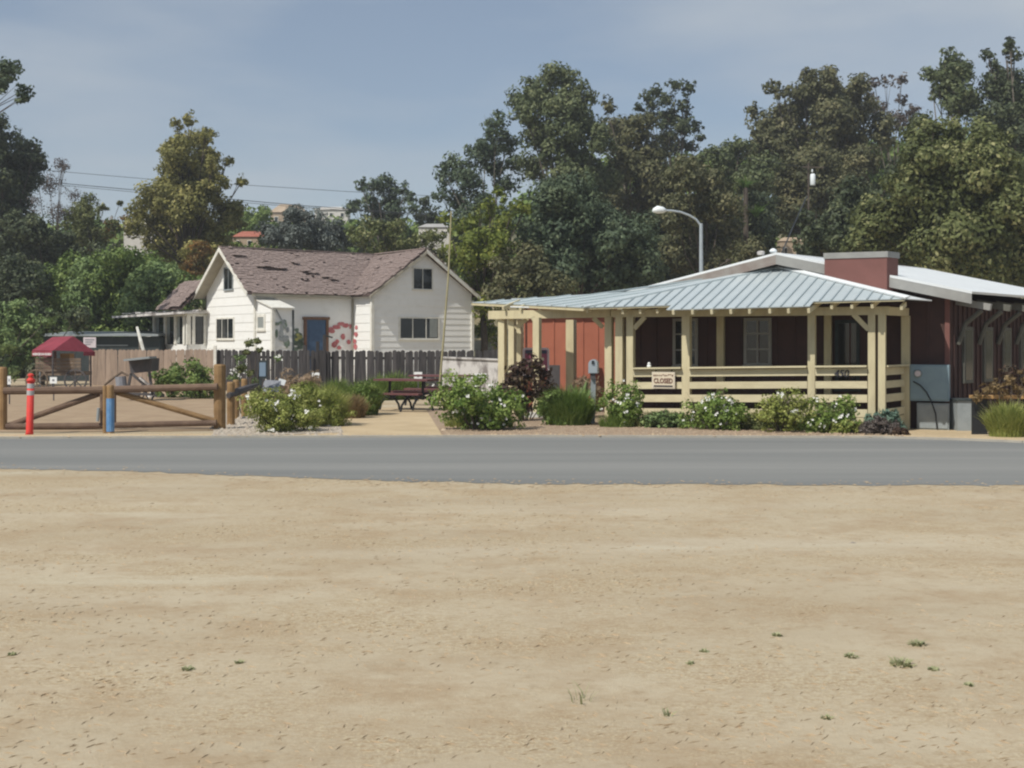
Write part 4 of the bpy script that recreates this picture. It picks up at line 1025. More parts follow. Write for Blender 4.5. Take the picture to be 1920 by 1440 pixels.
# ================================================================ GATE, BOLLARD
gd = 24.2
gt = thing('ranch_gate', 'brown timber ranch gate with two leaves and diagonal braces', 'gate', P(207, 805, gd) * 1 )
gt.location.z = 0
def gx(u, v, d=gd): return P(u, v, d)
def log(name, a, b, r, m='gate_rail', parent=gt, k=10): return obj(name, MB().tube([a, a.lerp(b, .5), b], [r, r * 1.02, r], k), m, parent, smooth=False)
log('top_rail', gx(8, 733), gx(196, 731), .075); log('top_rail', gx(212, 730), gx(408, 725), .07)
log('bottom_rail', gx(12, 800), gx(194, 798), .065); log('bottom_rail', gx(214, 797), gx(406, 793), .06)
log('diagonal_brace', gx(16, 798, gd + .1), gx(192, 736, gd + .1), .06); log('diagonal_brace', gx(216, 735, gd + .1), gx(405, 790, gd + .1), .055, 'gate_wood')
log('stile', gx(191.5, 727), gx(192, 801), .045); log('stile', gx(214, 728), gx(214, 800), .04)
log('drop_bar', gx(185, 765, gd - .1), gx(183, 790, gd - .1), .03, 'cabinet_low')
def gpost(u, vt, vb, r, label, m='gate_wood', d=None):
    b = G(u, vb) if d is None else FD(u, d); z = CH - (vt - HZ) / F * b.y
    t = thing('gate_post', label, 'post', b, None)
    obj('shaft', MB().tube([b - V((0, 0, .1)), b + V((0, 0, z - .03)), b + V((0, 0, z))], [r, r, r * .85], 12), m, t)
    return t, b, z
gpost(5, 688, 806, .085, 'round timber post at the left end of the ranch gate')
gpost(412, 683, 805, .12, 'thick timber post at the right end of the ranch gate')
gpost(433, 716, 797, .085, 'first short timber post right of the thick gate post')
gpost(443, 712, 786, .07, 'middle short timber post in the trio by the rocks')
gpost(458, 710, 782, .07, 'third short timber post nearest the dark lamp sign')
t_, b_, z_ = gpost(207, 722, 812, .07, 'timber centre post of the gate with a blue wrap', 'gate_wood')
obj('wrap', MB().tube([b_ + V((0, 0, .03)), b_ + V((0, 0, CH - (747 - HZ) / F * b_.y))], .076, 12), 'blue_wrap', t_)
tagit(obj('stop_post', MB().tube([G(197, 812), G(197, 812) + V((0, 0, .9))], .045, 8), 'gate_wood', None, loc=G(197, 812)), 'thin brown stop post left of the blue wrapped post', 'post')
# old log across the small posts
tagit(obj('grey_log', MB().tube([P(428, 742, 25.5), P(445, 735, 25.8), P(470, 726, 26.5), P(482, 722, 27)], [.06, .09, .07, .04], 8), 'hopper', None, loc=P(428, 742, 25.5)), 'dark grey log lying across the short timber posts', 'log')
bb = G(55, 815); s_ = bb.y / F
t = thing('traffic_bollard', 'orange red bollard with two grey bands before the gate', 'bollard', bb)
def pz(v): return (815 - v) * s_
ln_ = V((.018, 0, 0))
mb = MB(); tz = [(.062, 0), (.062, .03), (.058, .05), (.056, pz(712))]
obj('tube', MB().tube([bb + V((.0, 0, -.02)), bb + V((0.005, 0, .06)), bb + V((.03, 0, pz(714)))], [.075, .066, .062], 16), 'red_bollard', t, smooth=True)
obj('band', MB().tube([bb + V((.025, 0, pz(728))), bb + V((.028, 0, pz(719)))], .0655, 16), 'reflector', t); obj('band', MB().tube([bb + V((.02, 0, pz(741))), bb + V((.023, 0, pz(732)))], .0665, 16), 'reflector', t)
obj('cap', MB().tube([bb + V((.03, 0, pz(z))) for z in (716, 712, 709, 707, 705, 702, 700)], [.075, .08, .05, .03, .055, .055, .02], 14), 'red_bollard', t, smooth=True)
# ================================================================ CANOPY + WAGON
cdp = 43.0
t = thing('market_canopy', 'dark red fabric canopy over the farm wagon', 'canopy', FD(120, cdp))
e0 = P(60, 657, cdp); e1 = P(99, 657, cdp - .6); r1 = P(137, 630, cdp + .6); r0 = P(98, 632, cdp + 1.2); e2 = P(178, 660, cdp + 1.0); e3 = P(140, 655, cdp + 2.4)
def fab(name, q, m='canopy_red', th=.02): return obj(name, MB().prism(q, V((0, 0, -th))), m, t)
fab('front_slope', [e0, e1, r1, r0]); fab('rear_slope', [r0, r1, e2, e3])
obj('gable_cloth', MB().prism([e1, e2, r1], V((.0, .02, 0))), 'canopy_red', t)
dv = V((0, 0, -.20))
vl = obj('valance', MB().prism([e0, e1, e1 + dv, e0 + dv], V((0, .015, 0))), 'canopy_red', t)
mb = MB(); mb.prism([e2, e2.lerp(e1, .28), e2.lerp(e1, .28) + dv * .7, e2 + dv * .7], V((0, .015, 0))); obj('valance', mb, 'canopy_red', t)
mb = MB(); xd = (e1 - e0).normalized()
for i in range(15):
    p = e0.lerp(e1, .07 + i * .06) + V((0, -.012, -.13)); mb.obox(p, xd * random.uniform(.012, .02), V((0, .004, 0)), V((0, 0, random.uniform(.03, .05))))
obj('lettering', mb, 'plain_white', vl)
for e, m_ in ((e0 + V((.28, 0, 0)), 'grey_metal'), (e1, 'hopper'), (e2 - V((.15, 0, 0)), 'hopper'), (e3, 'hopper')):
    obj('pole', MB().tube([V((e.x, e.y, 0)), e - V((0, 0, .02))], .03, 6), m_, t)
t = thing('farm_wagon', 'old brown farm wagon standing under the red canopy', 'wagon', FD(118, cdp + .4))
c = FD(122, cdp + .5)
obj('bed', MB().box(c.x - .85, c.y - .5, .55, c.x + .75, c.y + .6, .68), 'wagon_wood', t)
for i in range(4): obj('side_board', MB().box(c.x - .85, c.y - .55, .70 + i * .12, c.x + .75, c.y - .5, .80 + i * .12), 'wagon_wood', t)
obj('box', MB().box(c.x - .1, c.y - .2, .68, c.x + .25, c.y + .2, 1.32), 'tan_wood', t)
obj('box', MB().box(c.x - .8, c.y + .1, .68, c.x - .45, c.y + .4, 1.4), 'maroon', t)
def wheel(name, c, r, parent, m='wagon_wood', spokes=8, ax=V((0, 1, 0)), w=.05):
    xd = V((0, 0, 1)).cross(ax).normalized(); mb = MB()
    pts = [c + (xd * math.cos(a) + V((0, 0, 1)) * math.sin(a)) * r for a in np.linspace(0, 2 * math.pi, 19)]
    for a, b in zip(pts[:-1], pts[1:]): mb.beam(a, b, w, w, ax)
    for i in range(spokes):
        a = i * math.pi * 2 / spokes; mb.beam(c, c + (xd * math.cos(a) + V((0, 0, 1)) * math.sin(a)) * r, .03, .03, ax)
    mb.tube([c - ax * .06, c + ax * .06], .06, 8); return obj(name, mb, m, parent)
wheel('wheel', V((c.x - .75, c.y - .65, .38)), .38, t); wheel('wheel', V((c.x + .6, c.y - .65, .38)), .38, t, 'hopper')
# boxed sheds behind
t = thing('long_shed', 'long low dark shed with grey roof behind the tan fence', 'shed', FD(190, 54))
a = P(84, 640, 54); b = P(300, 640, 54); zt = CH + (HZ - 627) / F * 54
obj('wall', MB().box(a.x, 54, 0, b.x, 57, zt - .1), 'shed_dark', t)
obj('roof', MB().prism([V((a.x - .1, 53.7, zt - .08)), V((b.x, 53.7, zt - .08)), V((b.x, 57.3, zt + .08)), V((a.x - .1, 57.3, zt + .08))], V((0, 0, .08))), 'shed_roof', t)
obj('siding_strip', MB().box(P(182, 640, 54).x, 53.96, 1.55, P(240, 640, 54).x, 53.99, 1.6), 'shed_roof', t)
p = P(168, 641, 53)
t = thing('white_panel_sign', 'pale panel sign peeking out above the canopy right slope', 'sign', (p.x, p.y, 0))
obj('panel', MB().box(p.x - .27, 53, p.z - .25, p.x + .27, 53.04, p.z + .2), 'pink_frame', t)
obj('post', MB().box(p.x - .04, 53.05, 0, p.x + .04, 53.1, p.z), 'hopper', t)
mb = MB()
for i in range(3): mb.box(p.x - .2, 52.985, p.z + .08 - i * .1, p.x + .2 - i * .08, 52.995, p.z + .11 - i * .1)
obj('print', mb, 'dusty_grey', t)
tagit(obj('leaning_pole', MB().tube([P(257, 613, 49.5), P(264, 640, 49.3), P(272, 668, 49.2)], [.05, .07, .06], 6), 'white_trim', None, loc=P(272, 668, 49.2)), 'white weathered pole leaning behind the tan plank fence', 'pole')
tagit(obj('dead_stump_post', MB().tube([P(262, 640, 49.6), P(263, 668, 49.5)], [.04, .05], 6), 'bark_pale', None, loc=P(263, 668, 49.5)), 'short brown stake beside the white leaning pole', 'stake')
# old hopper machine
hd = 36.0
t = thing('farm_machine', 'old dark hopper machine rusting before the tan fence', 'machine', FD(262, hd))
h0 = P(262, 682, hd); s_ = hd / F
obj('hopper', MB().prism([P(241, 676, hd), P(285, 672, hd), P(283, 696, hd), P(245, 700, hd)], V((.05, .6, 0))), 'hopper', t)
obj('lid', MB().beam(P(239, 675, hd - .05), P(287, 670, hd - .05), .75, .06), 'shed_roof', t)
for a, b in (((246, 700), (238, 738)), ((280, 697), (286, 740)), ((238, 738), (290, 740)), ((246, 700), (290, 738))):
    obj('frame_bar', MB().beam(P(*a, hd), P(*b, hd), .07, .07), 'hopper', t)
obj('drive_wheel', MB().tube([P(250, 738, hd), P(250, 738, hd) + V((0, .08, 0))], .2, 12), 'wagon_wood', t)
wheel('wheel', P(272, 738, hd + .3), .26, t, 'hopper', 6); 
obj('handle', MB().tube([P(196, 722, hd), P(212, 709, hd), P(228, 698, hd), P(240, 704, hd)], .035, 6), 'wagon_wood', t)
obj('chute', MB().beam(P(262, 708, hd - .1), P(279, 722, hd - .1), .12, .05), 'plaster', t)
obj('drum', MB().tube([P(226, 706, hd), P(228, 724, hd)], .16, 12), 'dusty_grey', t)
# boulders
def rock(u, v, w, h, label, m='rock', d=None, cat='rock', group=None):
    g = G(u, v); mb = MB(); s = g.y / F; k = 12; rr = 5; vs = []; 
    rx = w * s / 2; rz = h * s
    for i in range(rr):
        for j in range(k):
            a = 2 * math.pi * j / k; ph = math.pi / 2 * i / (rr - 1)
            f = random.uniform(.85, 1.1); vs.append(g + V((math.cos(a) * rx * math.cos(ph) * f, math.sin(a) * rx * .8 * math.cos(ph) * f, rz * math.sin(ph) * f - .03)))
    fs = [[i * k + j, i * k + (j + 1) % k, (i + 1) * k + (j + 1) % k, (i + 1) * k + j] for i in range(rr - 1) for j in range(k)]
    mb.add(vs, fs); return tagit(obj('rock', mb, m, None, loc=g, smooth=True), label, cat, group)
rock(292, 745, 34, 16, 'pale flat boulder right of the hopper machine', 'plaster')
rock(822, 716, 30, 13, 'tan mound behind the picnic table', 'dirt_path')
rock(832, 808, 14, 8, 'small reddish rock at the corner of the rose bed', 'clod')
# loose stones along gravel bed: uncountable
mb = MB()
def stone(mb, g, r, hz=(.5, .9)):
    vs = [g + V((math.cos(a) * r * random.uniform(.7, 1.2), math.sin(a) * r * random.uniform(.6, 1), 0)) for a in np.linspace(0, 5.2, 6)] + [g + V((0, 0, r * random.uniform(*hz)))]
    mb.add(vs, [(i, (i + 1) % 6, 6) for i in range(6)])
for i in range(420):
    u = random.uniform(398, 640); v = random.uniform(780, 817); g = G(u, v); stone(mb, g + V((0, 0, .008)), random.uniform(.02, .075))
obj('gravel_stones', mb, 'rock', None, kind='stuff', label='loose pale stones under the bushes by the gate post')
mb = MB()
for i in range(1500):
    u = random.uniform(830, 1700); v = random.uniform(797, 819); g = G(u, v); stone(mb, g + V((0, 0, gz(g.x, g.y) + .01)), random.uniform(.012, .04))
obj('bark_chips', mb, 'mulch', None, kind='stuff', label='brown bark chips on the rose bed along the road')
mb = MB()
for i in range(700):
    u = random.uniform(-60, 1980); v = np.interp(u, [p[0] for p in nearE], [p[1] for p in nearE]) + random.gauss(1.5, 5); stone(mb, G(u, v) + V((0, 0, .008)), random.uniform(.008, .028), (.12, .3))
for i in range(500):
    u = random.uniform(-60, 1980); v = np.interp(u, [p[0] for p in farE], [p[1] for p in farE]) - abs(random.gauss(0, 2.0)); g = G(u, v); stone(mb, g + V((0, 0, gz(g.x, g.y) + .03)), random.uniform(.01, .03))
obj('roadside_gravel', mb, 'straw', None, kind='stuff', label='loose gravel along both edges of the road')

# ================================================================ PICNIC TABLES, SMALL SIGNS
def picnic(label, u0, u1, d, top=.78, m='maroon'):
    a = FD(u0, d); b = FD(u1, d - .5); t = thing('picnic_table', label, 'picnic table', (a + b) / 2, 'maroon picnic tables')
    xd = (b - a).normalized(); yd = V((-xd.y, xd.x, 0)); l = (b - a).length; c = (a + b) / 2
    for i in range(-2, 3): obj('top_plank', MB().obox(c + yd * i * .15 + V((0, 0, top)), xd * l / 2, yd * .07, V((0, 0, .022))), m, t)
    for sy in (-1, 1):
        for j in (0, 1): obj('bench_plank', MB().obox(c + yd * (sy * (.62 + j * .14)) + V((0, 0, .45)), xd * l / 2 * .95, yd * .065, V((0, 0, .022))), m, t)
    for sx in (-.62, .62):
        q = c + xd * (l / 2 * sx)
        for sy in (-1, 1):
            pts = [q + yd * sy * (.72 - .36 * math.cos(a_)) * 1.0 + V((0, 0, .42 * math.sin(a_))) for a_ in np.linspace(0, math.pi, 9)]
            pts = [q + yd * (sy * .36 + .36 * math.cos(a_)) + xd * (.28 * math.cos(a_)) + V((0, 0, .43 * math.sin(a_))) for a_ in np.linspace(0, math.pi, 9)]
            obj('leg', MB().tube(pts, .028, 6), 'dark_metal', t)
        obj('brace', MB().tube([q - yd * .7 + V((0, 0, .42)), q + V((0, 0, .3)), q + yd * .7 + V((0, 0, .42))], .025, 6), 'dark_metal', t)
        obj('column', MB().tube([q + V((0, 0, .42)), q + V((0, 0, top - .02))], .035, 6), 'dark_metal', t)
    return t
picnic('maroon picnic table with black arched legs nearest the path', 712, 812, 31.2)
picnic('maroon picnic table partly behind the nearer one and the roses', 775, 885, 34.2, .8)
def smallsign(u, v, label, d, w=14, h=13, mark='bars'):
    p = P(u, v, d); s = d / F; t = thing('number_sign', label, 'sign', (p.x, p.y, 0), 'small white number signs on stakes')
    obj('panel', MB().box(p.x - w * s / 2, d, p.z - h * s / 2, p.x + w * s / 2, d + .015, p.z + h * s / 2), 'plain_white', t)
    obj('stake', MB().box(p.x - .015, d + .016, 0, p.x + .015, d + .04, p.z + h * s * .3), 'hopper', t)
    mb = MB(); mb.box(p.x - w * s * .16, d - .004, p.z - h * s * .14, p.x + w * s * .16, d - .001, p.z + h * s * .17); obj('mark', mb, 'dusty_grey', t)
smallsign(100, 713, 'white number sign standing before the farm wagon wheel', 36, 13, 12)
smallsign(592, 705, 'white number sign above the feathery bush left of the path', 34)
smallsign(784, 705, 'white number sign above the near picnic table', 36, 15, 15)
smallsign(3, 712, 'white number sign behind the leftmost gate post', 33, 12, 14)
smallsign(17, 713, 'narrow white number sign just right of the leftmost gate post', 34, 6, 16)
smallsign(901, 704, 'bright white number sign over the big white rose bush', 33, 22, 8)
# path notice and lectern
p = P(492, 693, 29); t = thing('notice_board', 'upright blue grey notice panel in a dark frame behind roses', 'sign', (p.x, p.y, 0))
obj('frame', MB().box(p.x - .11, 29, p.z - .22, p.x + .12, 29.05, p.z + .22), 'shed_dark', t); obj('face', MB().box(p.x - .07, 28.985, p.z - .16, p.x + .08, 28.998, p.z + .17), 'blue_grey', t)
obj('post', MB().box(p.x - .09, 29.01, 0, p.x - .02, 29.06, p.z - .2), 'shed_dark', t)
p = P(508, 726, 29.5); t = thing('lectern_sign', 'slanted grey lectern sign beside the upright notice panel', 'sign', (p.x, p.y, 0))
obj('face', MB().prism([p + V((-.24, 0, -.12)), p + V((.2, -.0, -.14)), p + V((.2, .25, .12)), p + V((-.2, .25, .14))], V((0, 0, .03))), 'dusty_grey', t)
obj('post', MB().box(p.x - .04, p.y + .1, 0, p.x + .04, p.y + .16, p.z), 'hopper', t)
p = P(529, 717, 30); t = thing('pale_tag_sign', 'pale bluish plant tag right of the slanted lectern sign', 'sign', (p.x, p.y, 0))
obj('face', MB().prism([p + V((-.12, 0, -.03)), p + V((.05, 0, -.08)), p + V((.1, 0, .05)), p + V((-.07, 0, .1))], V((0, .01, 0))), 'lamp_white', t); obj('stake', MB().box(p.x - .01, p.y + .012, 0, p.x + .01, p.y + .02, p.z), 'hopper', t)
# slanted bamboo pole
a = FD(821, 33.5); top = P(846, 396, 33.5)
tagit(obj('bamboo_pole', MB().tube([a, a.lerp(top, .33) + V((.03, 0, 0)), a.lerp(top, .66) + V((.045, 0, 0)), top], [.03, .028, .026, .02], 8), 'bamboo', None, loc=a), 'tall leaning yellowish pole in front of the farmhouse gable', 'pole')
# street lamp
b = FD(1315.5, 46); s_ = 46 / F
t = thing('street_lamp', 'grey street lamp with curved arm behind the office roof', 'street lamp', b)
tp = P(1314.5, 419, 46)
obj('pole', MB().tube([b, V((tp.x, tp.y, tp.z))], [.11, .065], 10), 'grey_metal', t)
arm = [P(u, v, 46) for u, v in ((1314.5, 424), (1306, 412), (1293, 404), (1276, 397.5), (1258, 395), (1246, 394.5))]
obj('arm', MB().tube(arm, .04, 8), 'grey_metal', t)
hdp = [P(u, v, 46) for u, v in ((1249, 394.5), (1243, 393.8), (1233, 393.2), (1226, 395), (1223.5, 397))]
obj('lamp_head', MB().tube(hdp, [.05, .12, .15, .09, .03], 12), 'lamp_white', t, smooth=True)
# utility pole with transformer
b = FD(1516, 78); t = thing('utility_pole', 'wooden utility pole with white transformer among the dark trees', 'utility pole', b)
tp = P(1516, 305, 78); obj('pole', MB().tube([b, tp], [.08, .055], 8), 'bark', t)
obj('crossarm', MB().beam(P(1505, 313, 77.8), P(1545, 314, 77.8), .06, .07), 'bark', t)
obj('transformer', MB().lathe(P(1524, 348, 77.5), [(.14, 0), (.17, .05), (.17, .66), (.12, .74)], 12), 'lamp_white', t, smooth=True)
obj('insulator', MB().lathe(P(1523, 323, 77.5), [(.04, 0), (.05, .1), (.03, .2)], 8), 'lamp_white', t)
tagit(obj('guy_wire', MB().tube([P(1513, 368, 60), P(1490, 418, 50), P(1466, 474, 32)], [.035, .028, .02], 5), 'wire', None, loc=P(1466, 474, 32)), 'dark service cable slanting down to the office roof apex', 'cable')
p = APF + V((0, .3, .08)); t = thing('roof_vent', 'small white vent and mast base at the office roof apex', 'vent', p)
obj('hood', MB().lathe(p, [(.07, 0), (.09, .03), (.06, .07), (.02, .09)], 10), 'lamp_white', t); obj('stub', MB().lathe(p + V((-.28, 0, -.04)), [(.08, -.02), (.09, .05), (.05, .07)], 10), 'plaster', t)
def wire(label, pts, d, r=.014):
    a = [P(u, v, d) for u, v in pts]; tagit(obj('power_line', MB().tube(a, r, 5), 'wire', None, loc=a[0]), label, 'power line', 'power lines over the farm')
wire('upper faint power line crossing the left sky', [(-300, 285), (60, 317), (270, 335), (460, 347), (650, 359), (900, 372), (1200, 380)], 92, .018)
wire('lower darker power line crossing the left sky', [(-300, 303), (0, 333), (250, 356), (460, 376), (560, 385), (800, 402)], 90, .027)
wire('lowest twin power line just under the darker one', [(-300, 308), (0, 336), (250, 360), (460, 380), (560, 388), (800, 404)], 90.5, .018)
wire('thin power line over the eucalyptus crowns', [(900, 262), (1100, 268), (1300, 280), (1505, 313)], 77.8, .015)

# ================================================================ DISTANT HOUSES
def farhouse(u0, u1, vr, ve, vb_, d, label, wallm='stucco', roofm='grey_roof', wins=3):
    a = P(u0, vb_, d); b = P(u1, vb_, d); zr = P(0, vr, d).z; ze = P(0, ve, d).z; z0 = min(P(0, vb_, d).z, gz(a.x, d)) - .5
    t = thing('distant_house', label, 'house', (((a.x + b.x) / 2), d, z0)); w = b.x - a.x; dp_ = w * .6
    obj('wall', MB().box(a.x, d, z0, b.x, d + dp_, ze), wallm, t)
    o = w * .04
    obj('roof', MB().add([V((a.x - o, d - o, ze)), V((b.x + o, d - o, ze)), V((b.x + o, d + dp_ + o, ze)), V((a.x - o, d + dp_ + o, ze)), V((a.x + w * .22, d + dp_ / 2, zr)), V((b.x - w * .22, d + dp_ / 2, zr))], [(0, 1, 5, 4), (1, 2, 5), (2, 3, 4, 5), (3, 0, 4), (3, 2, 1, 0)]), roofm, t)
    for i in range(wins):
        x = a.x + w * (i + .5) / wins; h = (ze - P(0, vb_, d).z)
        f = obj('window', MB().box(x - w * .06, d - .06, ze - h * .75, x + w * .06, d - .01, ze - h * .3), 'white_trim', t); obj('pane', MB().box(x - w * .045, d - .08, ze - h * .7, x + w * .045, d - .062, ze - h * .35), 'glass', f)
farhouse(590, 652, 386, 393, 412, 175, 'white distant hilltop house with pale hipped roof', 'stucco', 'stucco')
farhouse(436, 500, 432, 444, 466, 86, 'distant house with a red tile roof right of the big tree', 'tan_stucco', 'red_tile')
farhouse(507, 572, 381, 398, 424, 190, 'tan distant house left of the white hilltop house', 'tan_stucco', 'tan_stucco')
farhouse(232, 285, 408, 420, 452, 85, 'white distant house half hidden left of the big tree', 'stucco', 'stucco')
farhouse(785, 842, 418, 426, 450, 88, 'white distant house behind the yellow green trees', 'stucco', 'grey_roof')
farhouse(120, 158, 434, 440, 455, 140, 'small pale distant house at far left behind olive trees', 'stucco', 'tan_stucco', 2)
farhouse(1462, 1506, 444, 452, 490, 74, 'tan building corner behind the office roof apex', 'tan_stucco', 'tan_stucco', 2)

# ================================================================ TREES
LT = []
tree('eucalyptus_tree', 'tallest grey green eucalyptus in the middle, with domed twin crowns', 'tree', 76,
     [(1036, 140, 24), (1062, 150, 26), (1003, 155, 26), (985, 185, 28), (1020, 180, 32), (1080, 185, 30), (1055, 205, 34), (985, 220, 26), (1100, 225, 30), (1010, 240, 30), (1065, 255, 34), (1120, 270, 28), (1085, 300, 36), (1030, 290, 26), (1000, 310, 30), (1120, 330, 34), (1060, 345, 36), (1100, 390, 40)],
     'leaf_euc', .21, 1.15, base=1060, bark='bark_pale', r0=.35, droop=.6)
tree('eucalyptus_tree', 'lower eucalyptus on the left flank of the tallest one, with open clumps', 'tree', 80,
     [(930, 245, 22), (912, 268, 24), (950, 270, 22), (898, 292, 22), (965, 300, 18), (845, 312, 22), (838, 335, 16), (872, 318, 20), (925, 312, 22), (880, 350, 26), (860, 372, 22), (905, 385, 26), (950, 345, 20), (828, 372, 10), (930, 420, 34), (885, 420, 28)],
     'leaf_bluegreen', .21, 1.1, base=935, bark='bark_pale', r0=.25, droop=.6)
tree('eucalyptus_tree', 'brownish eucalyptus between the tallest tree and the layered pine', 'tree', 82,
     [(1135, 205, 16), (1150, 230, 24), (1178, 232, 20), (1195, 255, 28), (1165, 270, 28), (1215, 290, 32), (1175, 320, 36), (1225, 340, 36), (1150, 370, 38), (1205, 385, 42), (1250, 390, 36)],
     'leaf_brown', .23, 1.1, base=1190, bark='bark_pale', droop=.5)
tree('layered_pine_tree', 'dark layered conifer with a flat leaning top on the skyline', 'tree', 92,
     [(1212, 182, 14), (1232, 172, 14), (1258, 172, 13), (1282, 180, 10), (1200, 198, 11), (1245, 195, 16), (1272, 205, 11), (1255, 222, 16), (1285, 232, 12), (1240, 240, 16), (1270, 250, 20), (1300, 245, 9), (1322, 248, 6), (1290, 272, 16), (1255, 275, 20), (1228, 192, 12), (1220, 215, 14), (1262, 208, 12), (1240, 220, 14), (1278, 218, 9), (1268, 235, 14), (1248, 258, 16)],
     'leaf_dark', .22, 1.0, base=1262, r0=.22)
tree('blue_green_tree', 'dense blue green round tree behind the left half of the metal roof', 'tree', 56,
     [(1040, 380, 42), (1085, 375, 40), (1010, 430, 38), (1060, 440, 50), (1120, 420, 46), (1160, 450, 44), (1100, 490, 50), (1040, 500, 42), (1165, 510, 44), (1210, 500, 40), (1210, 450, 34), (1000, 480, 30), (1140, 540, 40)],
     'leaf_bluegreen', .17, 1.3, base=1090, r0=.3, droop=.3)
tree('sycamore_tree', 'yellow green sycamore with upright golden top right of the farmhouse', 'tree', 55,
     [(935, 360, 8), (926, 385, 16), (905, 400, 18), (885, 415, 18), (960, 395, 14), (985, 395, 10), (940, 415, 24), (900, 445, 30), (860, 425, 18), (838, 412, 10), (930, 460, 34), (880, 480, 32), (850, 465, 24), (905, 520, 30), (875, 545, 24), (950, 500, 28), (915, 570, 30), (905, 620, 28)],
     'leaf_yellowgreen', .16, 1.0, base=905, r0=.2)
tree('scrub_oak_tree', 'dull olive brown tree behind the left end of the metal roof', 'tree', 53,
     [(985, 480, 32), (960, 520, 32), (1005, 520, 34), (1040, 540, 30), (985, 560, 30), (935, 555, 26), (1010, 590, 26)], 'leaf_brown', .15, 1.2, base=985, r0=.2)
tree('sycamore_tree', 'large pyramid shaped golden olive sycamore behind the farmhouse left side', 'tree', 74,
     [(362, 228, 14), (345, 240, 12), (382, 242, 13), (335, 262, 16), (365, 262, 22), (398, 268, 14), (320, 290, 18), (350, 298, 28), (390, 300, 24), (410, 290, 8), (330, 330, 28), (370, 340, 32), (415, 320, 12), (300, 350, 22), (425, 350, 16), (448, 335, 8), (405, 360, 24), (280, 375, 22), (320, 385, 34), (368, 392, 36), (415, 395, 28), (260, 400, 18), (290, 420, 28), (340, 440, 36), (395, 440, 34), (435, 415, 16), (300, 465, 28), (350, 490, 32), (390, 480, 26), (345, 275, 20), (375, 285, 22), (335, 310, 22), (395, 330, 24), (285, 400, 24), (345, 365, 28), (430, 385, 18), (270, 430, 20), (375, 320, 24)],
     'leaf_gold', .19, 1.35, base=355, r0=.3)
tree('autumn_tree', 'rust orange lower branches at the foot of the golden sycamore', 'tree', 71,
     [(380, 470, 20), (365, 500, 22), (400, 500, 18), (345, 520, 20), (410, 530, 16)], 'leaf_autumn', .15, 1.0, base=380, r0=.1)
tree('autumn_tree', 'slim orange leaved sapling before the half hidden white house', 'tree', 78,
     [(218, 400, 9), (212, 425, 14), (222, 448, 16), (200, 460, 14), (190, 475, 12)], 'leaf_autumn', .15, .7, base=212, r0=.08)
tree('eucalyptus_tree', 'very dark tree at the left edge below the overhanging branch', 'tree', 73,
     [(-10, 215, 18), (5, 240, 20), (30, 285, 28), (8, 310, 40), (15, 355, 36), (0, 400, 40), (10, 430, 34), (-12, 250, 34), (10, 275, 26), (40, 265, 14), (20, 310, 30), (52, 292, 12), (-15, 330, 38), (25, 350, 24), (-5, 390, 34), (20, 400, 20), (-30, 440, 40), (5, 450, 26)], 'leaf_dark', .19, 1.4, base=-20, r0=.35, droop=.5)
tree('eucalyptus_tree', 'tree out of frame whose hanging branch tip shows at top left', 'tree', 50,
     [(0, 115, 13), (14, 122, 12), (24, 138, 12), (6, 145, 15), (28, 160, 11), (20, 172, 10), (34, 180, 9), (-30, 130, 30), (-80, 150, 50), (-150, 180, 60)], 'leaf_bluegreen', .15, .9, base=-600, r0=.25)
tree('bare_tree', 'thin nearly leafless tree with reaching twigs on the left skyline', 'tree', 82,
     [(106, 305, 12), (118, 312, 8), (135, 318, 7), (90, 345, 14), (110, 350, 18), (130, 360, 14), (75, 385, 18), (100, 395, 22), (55, 395, 12), (125, 400, 16)], 'leaf_twig', .11, .22, base=108, r0=.16, sub=.6)
tree('olive_green_tree', 'rounded olive green tree right of the thin bare tree', 'tree', 74,
     [(160, 375, 16), (150, 400, 24), (180, 405, 20), (140, 430, 24), (175, 440, 28), (205, 420, 14), (215, 395, 6), (215, 378, 4)], 'leaf_olive', .16, 1.1, base=165, r0=.15)
tree('dark_shrub_tree', 'dark trees massed under the thin bare tree', 'tree', 70,
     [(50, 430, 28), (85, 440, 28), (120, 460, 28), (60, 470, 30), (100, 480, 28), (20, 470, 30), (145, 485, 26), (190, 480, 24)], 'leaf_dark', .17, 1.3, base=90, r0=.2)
tree('olive_tree', 'silver grey olive tree above the farmhouse ridge', 'tree', 70,
     [(560, 405, 20), (540, 425, 26), (580, 430, 32), (615, 425, 24), (635, 440, 20), (520, 445, 22), (560, 455, 28), (605, 455, 28), (545, 395, 6)], 'leaf_grey', .15, 1.3, base=575, r0=.2)
tree('eucalyptus_tree', 'dark umbrella shaped eucalyptus above the middle of the farmhouse roof', 'tree', 95,
     [(718, 335, 16), (705, 350, 18), (735, 350, 16), (680, 350, 12), (758, 355, 12), (690, 372, 18), (725, 372, 20), (765, 370, 14), (665, 378, 14), (660, 395, 12), (700, 395, 22), (740, 395, 20), (775, 392, 10), (720, 420, 26)], 'leaf_bluegreen', .22, 1.1, base=718, bark='bark_pale', r0=.25)
tree('conifer_tree', 'small dark conifer clump between the umbrella shaped and big eucalyptus', 'tree', 98,
     [(800, 385, 12), (785, 400, 14), (815, 400, 14), (805, 418, 18), (825, 412, 10)], 'leaf_dark', .2, 1.3, base=805, r0=.15)
tree('sycamore_tree', 'short yellow green tree rising behind the farmhouse roof valley', 'tree', 66,
     [(690, 420, 18), (715, 435, 22), (745, 430, 18), (680, 450, 20), (710, 462, 24), (745, 458, 24), (772, 448, 16), (798, 440, 18), (790, 465, 20), (825, 450, 18), (828, 478, 20), (660, 440, 10), (845, 500, 18)], 'leaf_olive', .15, 1.1, base=735, r0=.15)
